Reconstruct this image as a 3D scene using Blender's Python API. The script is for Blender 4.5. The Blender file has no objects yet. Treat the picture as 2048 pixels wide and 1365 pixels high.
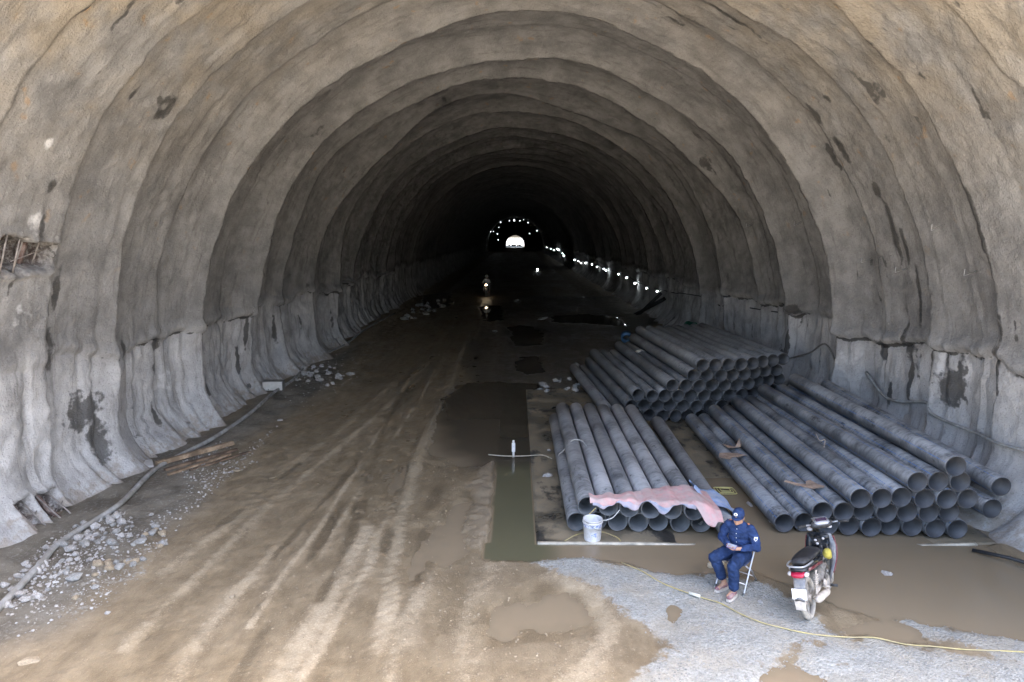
import bpy, bmesh, math, random
import numpy as np
from mathutils import Vector, Matrix, Euler

random.seed(7)
R = math.radians
scene = bpy.context.scene
COL = scene.collection

# ------------------------------------------------------------------ camera
H, FPX, PITCH, YAW = 4.8, 1365.0, R(8.77), R(0.25)
cam_data = bpy.data.cameras.new('camera')
cam = bpy.data.objects.new('camera', cam_data)
COL.objects.link(cam)
cam.location = (0, 0, H)
cam.rotation_euler = (R(90) - PITCH, 0, YAW)
cam_data.sensor_width = 36
cam_data.lens = 36 * FPX / 2048
cam_data.clip_start = 0.1
cam_data.clip_end = 6000
scene.camera = cam

# ------------------------------------------------------------------ world, sun, exposure
SUN_EL, SUN_AZ = R(66), R(84)      # azimuth clockwise from +Y: beside the portal, so no sun enters the bore
world = bpy.data.worlds.new('World')
scene.world = world
world.use_nodes = True
wn = world.node_tree.nodes
wl = world.node_tree.links
wn.clear()
wo = wn.new('ShaderNodeOutputWorld')
bg = wn.new('ShaderNodeBackground')
sky = wn.new('ShaderNodeTexSky')
sky.sky_type = 'NISHITA'
sky.sun_disc = False
sky.sun_elevation = SUN_EL
sky.sun_rotation = SUN_AZ
sky.dust_density = 5.0
sky.air_density = 0.9
sky.ozone_density = 0.6
bg.inputs['Strength'].default_value = 0.15
wl.new(sky.outputs[0], bg.inputs[0])
wl.new(bg.outputs[0], wo.inputs[0])
sd = bpy.data.lights.new('sun', 'SUN')
sd.energy = 3.6
sd.angle = R(0.5)
sd.color = (1.0, 0.95, 0.88)
sun = bpy.data.objects.new('sun', sd)
COL.objects.link(sun)
sun_dir = Vector((math.sin(SUN_AZ) * math.cos(SUN_EL), math.cos(SUN_AZ) * math.cos(SUN_EL), math.sin(SUN_EL)))
sun.rotation_euler = (-sun_dir).to_track_quat('-Z', 'Y').to_euler()
sun.location = (30, -20, 60)
scene.view_settings.view_transform = 'Standard'
scene.view_settings.look = 'None'
scene.view_settings.exposure = 3.25
scene.view_settings.gamma = 1.0
scene.view_settings.use_curve_mapping = False
scene.cycles.max_bounces = 7
scene.cycles.diffuse_bounces = 3
scene.cycles.glossy_bounces = 3
scene.cycles.transparent_max_bounces = 8
scene.cycles.caustics_reflective = False
scene.cycles.caustics_refractive = False
scene.cycles.sample_clamp_indirect = 6.0
scene.cycles.use_denoising = True
scene.cycles.use_adaptive_sampling = True
scene.cycles.adaptive_threshold = 0.02

# ------------------------------------------------------------------ point finding (picture ray meets a real surface)
_f = np.array([-math.sin(YAW) * math.cos(PITCH), math.cos(YAW) * math.cos(PITCH), -math.sin(PITCH)])
_r = np.array([math.cos(YAW), math.sin(YAW), 0.0])
_u = np.cross(_r, _f)
CAM = np.array([0, 0, H])
def ray(px, py):
    return _f + _r * (px - 1024) / FPX - _u * (py - 682.5) / FPX
def at(px, py, z=0.0):
    d = ray(px, py); t = (z - H) / d[2]
    p = CAM + d * t
    return Vector((p[0], p[1], p[2]))
def atx(px, py, x):
    d = ray(px, py); p = CAM + d * (x / d[0])
    return Vector(p)
def aty(px, py, y):
    d = ray(px, py); p = CAM + d * (y / d[1])
    return Vector(p)

# ------------------------------------------------------------------ noise
def _hash(ix, iy, iz, seed):
    h = (ix.astype(np.int64) * 374761393 + iy.astype(np.int64) * 668265263 + iz.astype(np.int64) * 2147483647 + seed * 974711) & 0xffffffff
    h = ((h ^ (h >> 13)) * 1274126177) & 0xffffffff
    h = ((h ^ (h >> 16)) * 2246822519) & 0xffffffff
    return ((h ^ (h >> 15)) & 0xffffff) / float(0xffffff)
def vn2(x, y, seed=0):
    x = np.asarray(x, float); y = np.asarray(y, float)
    xi = np.floor(x); yi = np.floor(y)
    fx = x - xi; fy = y - yi
    fx = fx * fx * fx * (fx * (fx * 6 - 15) + 10); fy = fy * fy * fy * (fy * (fy * 6 - 15) + 10)
    z = np.zeros_like(xi)
    a = _hash(xi, yi, z, seed); b = _hash(xi + 1, yi, z, seed)
    c = _hash(xi, yi + 1, z, seed); d = _hash(xi + 1, yi + 1, z, seed)
    return ((a * (1 - fx) + b * fx) * (1 - fy) + (c * (1 - fx) + d * fx) * fy) * 2 - 1
def fbm2(x, y, oct=4, seed=0, gain=0.5):
    s = 0; a = 1; n = 0
    for k in range(oct):
        s = s + a * vn2(x * 2 ** k + 17.3 * k, y * 2 ** k - 9.1 * k, seed + k); n += a; a *= gain
    return s / n
def sstep(a, b, x):
    t = np.clip((x - a) / (b - a), 0, 1)
    return t * t * (3 - 2 * t)
def poly_sd(x, y, poly):
    """signed distance to a polygon, negative inside"""
    x = np.asarray(x, float); y = np.asarray(y, float)
    d = np.full(x.shape, 1e9); inside = np.zeros(x.shape, bool)
    n = len(poly)
    for i in range(n):
        ax, ay = poly[i]; bx, by = poly[(i + 1) % n]
        ex, ey = bx - ax, by - ay
        t = np.clip(((x - ax) * ex + (y - ay) * ey) / (ex * ex + ey * ey + 1e-12), 0, 1)
        d = np.minimum(d, np.hypot(x - ax - t * ex, y - ay - t * ey))
        cond = ((ay > y) != (by > y)) & (x < (bx - ax) * (y - ay) / ((by - ay) if by != ay else 1e-12) + ax)
        inside ^= cond
    return np.where(inside, -d, d)

# ------------------------------------------------------------------ materials
def new_mat(name):
    m = bpy.data.materials.new(name); m.use_nodes = True
    nt = m.node_tree; nt.nodes.clear()
    out = nt.nodes.new('ShaderNodeOutputMaterial')
    p = nt.nodes.new('ShaderNodeBsdfPrincipled')
    nt.links.new(p.outputs[0], out.inputs[0])
    return m, nt, p, out
class N:
    """small node helper"""
    def __init__(self, nt): self.nt = nt
    def node(self, t, **kw):
        n = self.nt.nodes.new(t)
        for k, v in kw.items(): setattr(n, k, v)
        return n
    def link(self, a, b): self.nt.links.new(a, b)
    def setin(self, n, i, v):
        if isinstance(v, bpy.types.NodeSocket): self.link(v, n.inputs[i])
        else: n.inputs[i].default_value = v
    def attr(self, name):
        n = self.node('ShaderNodeAttribute'); n.attribute_name = name
        return n.outputs['Fac']
    def obj(self): return self.node('ShaderNodeTexCoord').outputs['Object']
    def pos(self): return self.node('ShaderNodeNewGeometry').outputs['Position']
    def mapping(self, v, scale=(1, 1, 1), loc=(0, 0, 0)):
        n = self.node('ShaderNodeMapping'); self.link(v, n.inputs[0])
        n.inputs['Scale'].default_value = scale; n.inputs['Location'].default_value = loc
        return n.outputs[0]
    def noise(self, v, scale, detail=3, rough=0.55, out='Fac'):
        n = self.node('ShaderNodeTexNoise')
        if v is not None: self.link(v, n.inputs['Vector'])
        n.inputs['Scale'].default_value = scale; n.inputs['Detail'].default_value = detail; n.inputs['Roughness'].default_value = rough
        return n.outputs[0 if out == 'Fac' else 1]
    def voronoi(self, v, scale, feature='F1', out=0, rand=1.0):
        n = self.node('ShaderNodeTexVoronoi', feature=feature)
        if v is not None: self.link(v, n.inputs['Vector'])
        n.inputs['Scale'].default_value = scale
        n.inputs['Randomness'].default_value = rand
        return n.outputs[out]
    def math(self, op, a, b=0.0, clamp=False):
        n = self.node('ShaderNodeMath', operation=op, use_clamp=clamp)
        self.setin(n, 0, a); self.setin(n, 1, b)
        return n.outputs[0]
    def ramp(self, v, a, b, lo=0.0, hi=1.0):
        n = self.node('ShaderNodeMapRange', interpolation_type='SMOOTHSTEP')
        self.setin(n, 0, v); self.setin(n, 1, a); self.setin(n, 2, b); self.setin(n, 3, lo); self.setin(n, 4, hi)
        return n.outputs[0]
    def mix(self, f, a, b, blend='MIX'):
        n = self.node('ShaderNodeMix', data_type='RGBA', blend_type=blend)
        self.setin(n, 0, f)
        for i, v in ((6, a), (7, b)):
            if isinstance(v, tuple) and len(v) == 3: v = (*v, 1)
            self.setin(n, i, v)
        return n.outputs[2]
    def bump(self, h, strength, dist, normal=None):
        n = self.node('ShaderNodeBump')
        n.inputs['Strength'].default_value = strength; n.inputs['Distance'].default_value = dist
        self.link(h, n.inputs['Height'])
        if normal is not None: self.link(normal, n.inputs['Normal'])
        return n.outputs[0]
MATS = {}
def plain(name, col, rough=0.6, metal=0.0, var=0.15, scale=12.0, bump=0.0, spec=0.5, dirt=None, dirt_amt=0.5, dirt_scale=6.0):
    """a painted or raw surface with uneven colour, and dirt of its own"""
    if name in MATS: return MATS[name]
    m, nt, p, out = new_mat(name); n = N(nt)
    o = n.obj()
    f = n.noise(o, scale, 4, 0.6)
    c = n.mix(n.ramp(f, 0.3, 0.7), tuple(x * (1 - var) for x in col), tuple(min(1, x * (1 + var)) for x in col))
    if dirt:
        g = n.ramp(n.noise(o, dirt_scale, 5, 0.65), 0.5 - 0.25 * dirt_amt, 0.75 - 0.25 * dirt_amt)
        c = n.mix(n.math('MULTIPLY', g, min(1, dirt_amt * 1.3)), c, dirt)
    n.link(c, p.inputs['Base Color'])
    p.inputs['Roughness'].default_value = rough; p.inputs['Metallic'].default_value = metal
    p.inputs['Specular IOR Level'].default_value = spec
    if bump: n.link(n.bump(n.noise(o, scale * 4, 4, 0.6), bump, 0.01), p.inputs['Normal'])
    MATS[name] = m
    return m
def emit_mat(name, col, strength):
    m, nt, p, out = new_mat(name)
    p.inputs['Base Color'].default_value = (0.8, 0.8, 0.8, 1)
    p.inputs['Emission Color'].default_value = (*col, 1)
    p.inputs['Emission Strength'].default_value = strength
    MATS[name] = m
    return m

# ------------------------------------------------------------------ mesh helpers
def link_obj(name, me, mat=None, parent=None):
    o = bpy.data.objects.new(name, me); COL.objects.link(o)
    if mat is not None and me is not None and not me.materials: me.materials.append(mat)
    if parent is not None: o.parent = parent
    return o
def tag(o, label=None, cat=None, group=None, kind=None):
    if label: o['label'] = label
    if cat: o['category'] = cat
    if group: o['group'] = group
    if kind: o['kind'] = kind
    return o
def empty(name, loc=(0, 0, 0), rz=0.0):
    o = bpy.data.objects.new(name, None); COL.objects.link(o)
    o.location = loc; o.rotation_euler = (0, 0, rz)
    o.empty_display_size = 0.1
    return o
def grid_mesh(name, P, attrs=None, flip=False, smooth=True, keep=None):
    """P (nu,nv,3) -> mesh; attrs name->(nu,nv)"""
    nu, nv = P.shape[:2]
    idx = np.arange(nu * nv).reshape(nu, nv)
    a, b, c, d = idx[:-1, :-1], idx[1:, :-1], idx[1:, 1:], idx[:-1, 1:]
    q = np.stack([a, b, c, d] if not flip else [a, d, c, b], -1).reshape(-1, 4)
    if keep is not None: q = q[keep.reshape(-1)]
    used = np.unique(q); remap = -np.ones(nu * nv, np.int64); remap[used] = np.arange(len(used))
    q = remap[q]; V = P.reshape(-1, 3)[used]
    me = bpy.data.meshes.new(name)
    me.vertices.add(len(V)); me.vertices.foreach_set('co', V.astype(np.float32).ravel())
    me.loops.add(q.size); me.loops.foreach_set('vertex_index', q.astype(np.int32).ravel())
    me.polygons.add(len(q)); me.polygons.foreach_set('loop_start', (np.arange(len(q)) * 4).astype(np.int32))
    me.update(calc_edges=True)
    if smooth: me.shade_smooth()
    for k, v in (attrs or {}).items():
        at_ = me.attributes.new(k, 'FLOAT', 'POINT')
        at_.data.foreach_set('value', v.reshape(-1)[used].astype(np.float32))
    return me
class MB:
    """collects shapes, builds one mesh"""
    def __init__(self): self.v = []; self.f = []; self.sm = []
    def add(self, vs, fs, smooth=True):
        n = len(self.v); self.v += [tuple(x) for x in vs]
        self.f += [tuple(i + n for i in f) for f in fs]; self.sm += [smooth] * len(fs)
        return self
    def box(self, c, s, rot=None, taper=1.0, bev=0.0):
        hx, hy, hz = s[0] / 2, s[1] / 2, s[2] / 2
        M = rot.to_matrix() if isinstance(rot, Euler) else (rot or Matrix.Identity(3))
        if bev > 0:
            b = min(bev, hx * .9, hy * .9, hz * .9)
            vs = []; 
            for sx in (-1, 1):
                for sy in (-1, 1):
                    for sz in (-1, 1):
                        vs += [(sx * hx, sy * (hy - b), sz * (hz - b)), (sx * (hx - b), sy * hy, sz * (hz - b)), (sx * (hx - b), sy * (hy - b), sz * hz)]
            bm = bmesh.new()
            bv = [bm.verts.new(v) for v in vs]
            bmesh.ops.convex_hull(bm, input=bv)
            bmesh.ops.dissolve_limit(bm, angle_limit=0.01, verts=bm.verts, edges=bm.edges)
            bm.verts.index_update()
            V = [v.co.copy() for v in bm.verts]; Fc = [[v.index for v in f.verts] for f in bm.faces]
            bm.free()
            V = [Vector((v.x * (taper if v.z > 0 else 1), v.y * (taper if v.z > 0 else 1), v.z)) for v in V]
            return self.add([M @ v + Vector(c) for v in V], Fc, False)
        vs = [M @ Vector((x * hx * (taper if z > 0 else 1), y * hy * (taper if z > 0 else 1), z * hz)) + Vector(c) for x in (-1, 1) for y in (-1, 1) for z in (-1, 1)]
        return self.add(vs, [(0, 1, 3, 2), (4, 6, 7, 5), (0, 4, 5, 1), (2, 3, 7, 6), (0, 2, 6, 4), (1, 5, 7, 3)], False)
    def tube(self, pts, r, seg=8, caps=True):
        pts = [Vector(p) for p in pts]; n = len(pts)
        rs = r if isinstance(r, (list, tuple)) else [r] * n
        vs = []; up = Vector((0.13, 0.27, 0.95))
        prev = None
        for i, p in enumerate(pts):
            t = (pts[min(i + 1, n - 1)] - pts[max(i - 1, 0)]).normalized()
            if prev is None:
                a = t.cross(up)
                if a.length < 1e-3: a = t.cross(Vector((1, 0, 0)))
                a.normalize()
            else:
                a = (prev - t * prev.dot(t)).normalized()
            prev = a; b = t.cross(a)
            for k in range(seg):
                th = 2 * math.pi * k / seg
                vs.append(p + (a * math.cos(th) + b * math.sin(th)) * rs[i])
        fs = [(i * seg + k, i * seg + (k + 1) % seg, (i + 1) * seg + (k + 1) % seg, (i + 1) * seg + k) for i in range(n - 1) for k in range(seg)]
        if caps: fs += [tuple(range(seg))[::-1], tuple((n - 1) * seg + k for k in range(seg))]
        return self.add(vs, fs, True)
    def ball(self, c, r, seg=12, rings=8, rot=None):
        r = r if isinstance(r, (tuple, list)) else (r, r, r)
        M = rot.to_matrix() if isinstance(rot, Euler) else Matrix.Identity(3)
        vs = [M @ Vector((0, 0, -r[2])) + Vector(c)]
        for i in range(1, rings):
            ph = -math.pi / 2 + math.pi * i / rings
            for k in range(seg):
                th = 2 * math.pi * k / seg
                vs.append(M @ Vector((r[0] * math.cos(ph) * math.cos(th), r[1] * math.cos(ph) * math.sin(th), r[2] * math.sin(ph))) + Vector(c))
        vs.append(M @ Vector((0, 0, r[2])) + Vector(c))
        fs = [(0, 1 + (k + 1) % seg, 1 + k) for k in range(seg)]
        for i in range(rings - 2):
            fs += [(1 + i * seg + k, 1 + i * seg + (k + 1) % seg, 1 + (i + 1) * seg + (k + 1) % seg, 1 + (i + 1) * seg + k) for k in range(seg)]
        top = len(vs) - 1; b = 1 + (rings - 2) * seg
        fs += [(b + k, b + (k + 1) % seg, top) for k in range(seg)]
        return self.add(vs, fs, True)
    def lathe(self, prof, c=(0, 0, 0), seg=24, axis='z', close=False):
        """prof list of (r,h)"""
        vs = []
        for r, h in prof:
            for k in range(seg):
                th = 2 * math.pi * k / seg
                x, y = r * math.cos(th), r * math.sin(th)
                v = (x, y, h) if axis == 'z' else ((x, h, y) if axis == 'y' else (h, x, y))
                vs.append(Vector(v) + Vector(c))
        n = len(prof); m = n if close else n - 1
        fs = [(i * seg + k, i * seg + (k + 1) % seg, ((i + 1) % n) * seg + (k + 1) % seg, ((i + 1) % n) * seg + k) for i in range(m) for k in range(seg)]
        return self.add(vs, fs, True)
    def loft(self, secs, caps=True, smooth=True):
        """secs: list of equal-length closed loops"""
        n = len(secs[0]); vs = [Vector(p) for s in secs for p in s]
        fs = [(i * n + k, i * n + (k + 1) % n, (i + 1) * n + (k + 1) % n, (i + 1) * n + k) for i in range(len(secs) - 1) for k in range(n)]
        if caps: fs += [tuple(range(n))[::-1], tuple((len(secs) - 1) * n + k for k in range(n))]
        return self.add(vs, fs, smooth)
    def mesh(self, name, autosmooth=True, xf=None):
        me = bpy.data.meshes.new(name)
        vs = self.v if xf is None else [tuple(xf @ Vector(v)) for v in self.v]
        me.from_pydata(vs, [], self.f)
        bm = bmesh.new(); bm.from_mesh(me); bmesh.ops.recalc_face_normals(bm, faces=bm.faces); bm.to_mesh(me); bm.free()
        me.polygons.foreach_set('use_smooth', self.sm)
        me.update()
        return me
    def build(self, name, mat, parent=None, xf=None):
        return link_obj(name, self.mesh(name, xf=xf), mat, parent)
def remeshed(name, mb, voxel, smooth=4, factor=0.5, xf=None):
    """joins overlapping shapes into one continuous skin"""
    me = mb.mesh(name + '_tmp', xf=xf)
    o = bpy.data.objects.new(name + '_tmp', me); COL.objects.link(o)
    m = o.modifiers.new('r', 'REMESH'); m.mode = 'VOXEL'; m.voxel_size = voxel; m.use_smooth_shade = True
    if smooth:
        s = o.modifiers.new('s', 'SMOOTH'); s.iterations = smooth; s.factor = factor
    dg = bpy.context.evaluated_depsgraph_get()
    e = o.evaluated_get(dg)
    out = bpy.data.meshes.new_from_object(e)
    out.name = name
    bpy.data.objects.remove(o); bpy.data.meshes.remove(me)
    return out
def catmull(pts, sub=6):
    pts = [Vector(p) for p in pts]
    P = [pts[0]] + pts + [pts[-1]]; out = []
    for i in range(1, len(P) - 2):
        for k in range(sub):
            t = k / sub
            a, b, c, d = P[i - 1], P[i], P[i + 1], P[i + 2]
            out.append(0.5 * ((2 * b) + (c - a) * t + (2 * a - 5 * b + 4 * c - d) * t * t + (3 * b - a - 3 * c + d) * t ** 3))
    out.append(pts[-1])
    return out
ORD = ['first', 'second', 'third', 'fourth', 'fifth', 'sixth', 'seventh', 'eighth', 'ninth', 'tenth', 'eleventh', 'twelfth', 'thirteenth', 'fourteenth', 'fifteenth', 'sixteenth']

# ================================================================== THE BORE
CX, CZ, RAD = 0.12, 1.9, 8.35
Z0 = -0.5
LS = CZ - Z0                       # straight foot of the wall
LT = 2 * LS + math.pi * RAD
Y_PORTAL, Y_END = 5.6, 633.0
def drop(y):                       # the bore falls gently beyond the crest
    return -5.0 * sstep(200, 640, np.asarray(y, float))
def section(s):
    """arc length -> point and inward normal"""
    s = np.asarray(s, float)
    th = np.clip((s - LS) / RAD, 0, math.pi)
    x = CX - RAD * np.cos(th); z = CZ + RAD * np.sin(th)
    z = np.where(s < LS, Z0 + s, np.where(s > LT - LS, Z0 + (LT - s), z))
    return x, z, np.cos(th), -np.sin(th)
def wall_at(px, py):
    """where a picture ray meets the plain bore: (s, y)"""
    d = ray(px, py); a = d[0] ** 2 + d[2] ** 2; ox, oz = CAM[0] - CX, CAM[2] - CZ
    b = 2 * (ox * d[0] + oz * d[2]); c = ox * ox + oz * oz - RAD ** 2
    t = (-b + math.sqrt(b * b - 4 * a * c)) / (2 * a)
    p = CAM + d * t
    if p[2] < CZ:
        sx = 1 if d[0] > 0 else -1
        t = (CX + sx * RAD) / d[0]; p = CAM + d * t
        s = p[2] - Z0 if sx < 0 else LT - (p[2] - Z0)
    else:
        s = LS + RAD * math.atan2(p[2] - CZ, -(p[0] - CX))
    return s, p[1]
LIPS = [(8.3, .05), (9.7, .10), (11.5, .12), (13.4, .22), (15.2, .10), (16.8, .42), (18.6, .08), (20.3, .50), (21.9, .10), (23.3, .45),
        (26.5, .48), (28.0, .12), (29.9, .42), (33.2, .38), (35.4, .16), (37.6, .34), (39.6, .14), (41.8, .28)]
yy = 41.8
_rl = random.Random(3)
while yy < 640:
    yy += _rl.uniform(2.2, 3.8); LIPS.append((yy, _rl.uniform(.14, .28)))
LIPY = np.array([l[0] for l in LIPS]); LIPA = np.array([l[1] for l in LIPS])
_rf = random.Random(12)
FOLDY = [-5.0]
while FOLDY[-1] < 660: FOLDY.append(FOLDY[-1] + _rf.choice((.34, .45, .6, .8, 1.0, 1.35, 1.7)) * _rf.uniform(.85, 1.15))
FOLDA = np.array([_rf.uniform(.15, 1.0) for _ in FOLDY]); FOLDY = np.array(FOLDY)
CAVITY = []                        # (s, y, half s, half y, depth)
for px0, py0, px1, py1, dep in ((2, 478, 30, 540, .30), (38, 486, 84, 530, .30), (2, 1015, 34, 1068, .28), (48, 1000, 84, 1042, .26), (88, 1018, 104, 1042, .2)):
    s0, y0 = wall_at(px0, py0); s1, y1 = wall_at(px1, py1)
    CAVITY.append(((s0 + s1) / 2, (y0 + y1) / 2, abs(s1 - s0) / 2 + .04, abs(y1 - y0) / 2 + .05, dep))
WET = []                           # px centre, half width along y (m), half length along s (m), strength
for px, py, hw, hl, st in ((1636, 222, .10, .28, 1), (1655, 195, .07, .14, .9), (1690, 290, .10, .42, 1), (1668, 312, .10, .38, 1), (1757, 378, .14, .22, .9), (1945, 365, .1, .2, .9),
        (1790, 460, .09, .75, 1), (1812, 490, .07, .5, .9), (1838, 570, .06, .6, .9), (1843, 620, .05, .5, .9), (1975, 440, .10, .8, 1), (1990, 520, .12, .45, 1), (1690, 560, .14, .38, .9), (1670, 480, .07, .6, .9), (1605, 618, .3, .16, 1),
        (1765, 700, .16, .28, 1), (1905, 775, .42, .42, .85), (1820, 760, .09, .5, 1), (1835, 720, .2, .7, .55), (1785, 790, .1, .4, .8), (1595, 690, .12, .6, .9), (1520, 650, .2, .6, .8), (1540, 560, .1, .5, .5), (1560, 720, .1, .5, .9),
        (580, 335, .16, .18, 1), (648, 176, .1, .14, .9), (92, 365, .07, .16, 1), (165, 820, .55, .45, .8), (185, 880, .3, .6, .8), (310, 690, .28, .16, 1), (303, 735, .14, .12, .9), (303, 830, .1, .28, .9), (240, 700, .08, .25, .9), (390, 640, .25, .35, .7),
        (408, 770, .12, .3, .9), (433, 640, .08, .15, .7), (475, 660, .09, .7, 1), (470, 720, .09, .45, 1), (545, 660, .10, .6, .9), (600, 570, .2, .25, .6), (108, 580, .1, .5, .8), (95, 700, .12, .5, .8), (75, 735, .1, .35, .7), (235, 1050, .1, .3, .6), (590, 640, .1, .5, .7), (650, 640, .1, .5, .7), (700, 610, .1, .4, .6)):
    s, y = wall_at(px, py); WET.append((s, y, hw, hl, st))
PALE = []
for px, py, hw, hl, st in ((170, 760, .1, .35, 1), (180, 850, .06, .5, 1), (210, 850, .08, .3, .6), (85, 860, .12, .3, .8), (30, 620, .3, .5, .5), (330, 760, .7, .45, .6), (1640, 760, .5, .6, .6), (1720, 730, .6, .5, .5), (1890, 730, .1, .3, .9), (1930, 740, .12, .35, .8), (1870, 800, .2, .5, .6), (88, 285, .1, .12, .8), (60, 440, .2, .4, .6)):
    s, y = wall_at(px, py); PALE.append((s, y, hw, hl, st))
def bore(S, Y):
    """displacement and colour masks of the sprayed concrete"""
    x, z, nx, nz = section(S)
    zz = z
    yw = Y + 0.28 * fbm2(S * .28, Y * .15, 3, 5) + 0.10 * fbm2(S * 1.1, Y * .4, 3, 8)
    i = np.clip(np.searchsorted(LIPY, yw), 0, len(LIPY) - 1)
    y1 = LIPY[i]; y0 = np.where(i > 0, LIPY[np.maximum(i - 1, 0)], y1 - 2.0)
    A = LIPA[i] * 1.5 * (0.75 + 0.45 * vn2(S * .22 + i * 7.7, i * 3.1 + S * 0, 21))
    fr = np.clip((yw - y0) / np.maximum(y1 - y0, .2), 0, 1)
    lipw = 0.12
    back = (y1 - yw)
    d = A * (fr ** 1.9) * sstep(0.0, lipw, back + .02) ** .55
    lowmask = sstep(.35, -.35, zz - (2.55 + .28 * fbm2(Y * .5, Y * 0 + np.sign(x), 3, 31)))
    # curtain-like folds, stronger low on the walls
    side = np.sign(x - CX)
    yf = Y + .16 * fbm2(Y * .5, S * .35, 3, 41) + side * 3.37
    j = np.clip(np.searchsorted(FOLDY, yf), 1, len(FOLDY) - 1)
    f0, f1 = FOLDY[j - 1], FOLDY[j]
    u = np.clip((yf - f0) / (f1 - f0), 0, 1)
    fold = 2 * np.sin(np.pi * u) ** .7 - 1
    fold = np.where(j % 3 == 0, -fold * .8, fold)
    fa = FOLDA[j] * (.75 + .35 * vn2(S * .5, j * 1.7 + S * 0, 44)) * (.35 + .65 * sstep(19, 13, Y))
    d = d + fold * fa * (0.028 + 0.085 * lowmask) * (0.7 + .3 * sstep(30, 12, Y))
    d = d + 0.08 * fbm2(S * .35, Y * .35, 2, 51) + 0.03 * fbm2(S * 1.2, Y * 1.3, 3, 55) + 0.05 * lowmask * fbm2(S * 2.0, Y * 3.2, 3, 56) + 0.022 * fbm2(S * 6, Y * 6, 3, 58)
    # joint between the top heading and the bench
    zl = 2.55 + .28 * fbm2(Y * .5, Y * 0 + np.sign(x), 3, 31) + .10 * fbm2(Y * 2.3, S * .1, 3, 33)
    t = zz - zl
    jag = .5 + .5 * vn2(Y * .8, np.sign(x) * 3.0 + Y * 0, 35)
    d = d + (0.07 * np.exp(-((t - .12) / .14) ** 2) * (.4 + jag)) - 0.07 * sstep(.02, -.06, t) * jag - 0.05 * np.exp(-((t + .05) / .05) ** 2) * jag
    # foot of the wall spreads
    tz = np.clip(1 - zz / 1.05, 0, 1.6)
    toe = np.where(x < CX, 0.62, 0.92)
    d = d + toe * tz ** 2 * (0.9 + .25 * vn2(Y * .9, np.sign(x) * 5 + Y * 0, 61)) + .10 * fold * np.clip(tz, 0, 1)
    wet = np.zeros_like(Y); pale = np.zeros_like(Y)
    for s, y, hw, hl, st in WET:
        w = st * np.exp(-(((Y - y) / hw) ** 2 + ((S - s) / hl) ** 2) * .7)
        wet = np.maximum(wet, w)
    for s, y, hw, hl, st in PALE:
        pale = np.maximum(pale, st * np.exp(-(((Y - y) / hw) ** 2 + ((S - s) / hl) ** 2) * .7))
    seep = sstep(.55, .85, vn2(S * 1.1 + 3, Y * 6.0 + .4 * vn2(S * 2, Y * 2, 82), 81)) * sstep(.1, .5, vn2(S * .4, Y * .4, 83)) * .62
    wet = np.maximum(wet, seep)
    cav = np.zeros_like(Y)
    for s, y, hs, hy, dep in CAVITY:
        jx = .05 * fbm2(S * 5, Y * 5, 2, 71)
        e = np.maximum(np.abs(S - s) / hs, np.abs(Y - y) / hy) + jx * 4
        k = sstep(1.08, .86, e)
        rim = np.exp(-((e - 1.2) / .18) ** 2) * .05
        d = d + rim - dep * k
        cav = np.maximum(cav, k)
    crack = np.exp(-((back - .0) / .09) ** 2) * sstep(.02, .16, A) * (.55 + .5 * vn2(S * .9, i * 2.3 + S * 0, 73)) + 1.15 * np.exp(-((t + .05) / .06) ** 2) * jag
    crack = crack + .65 * sstep(.75, 1.0, -fold) * lowmask * fa
    return d, wet, pale, cav, np.clip(crack, 0, 1.2), lowmask
def bore_mesh(name, ys, ns):
    s = np.linspace(0, LT, ns)
    S, Y = np.meshgrid(s, ys, indexing='ij')
    d, wet, pale, cav, crack, low = bore(S, Y)
    x, z, nx, nz = section(S)
    P = np.stack([x + nx * d, Y, z + nz * d + drop(Y)], -1)
    return grid_mesh(name, P, dict(wet=wet, pale=pale, cav=cav, crack=crack, low=low, arc=S), flip=False)

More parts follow.
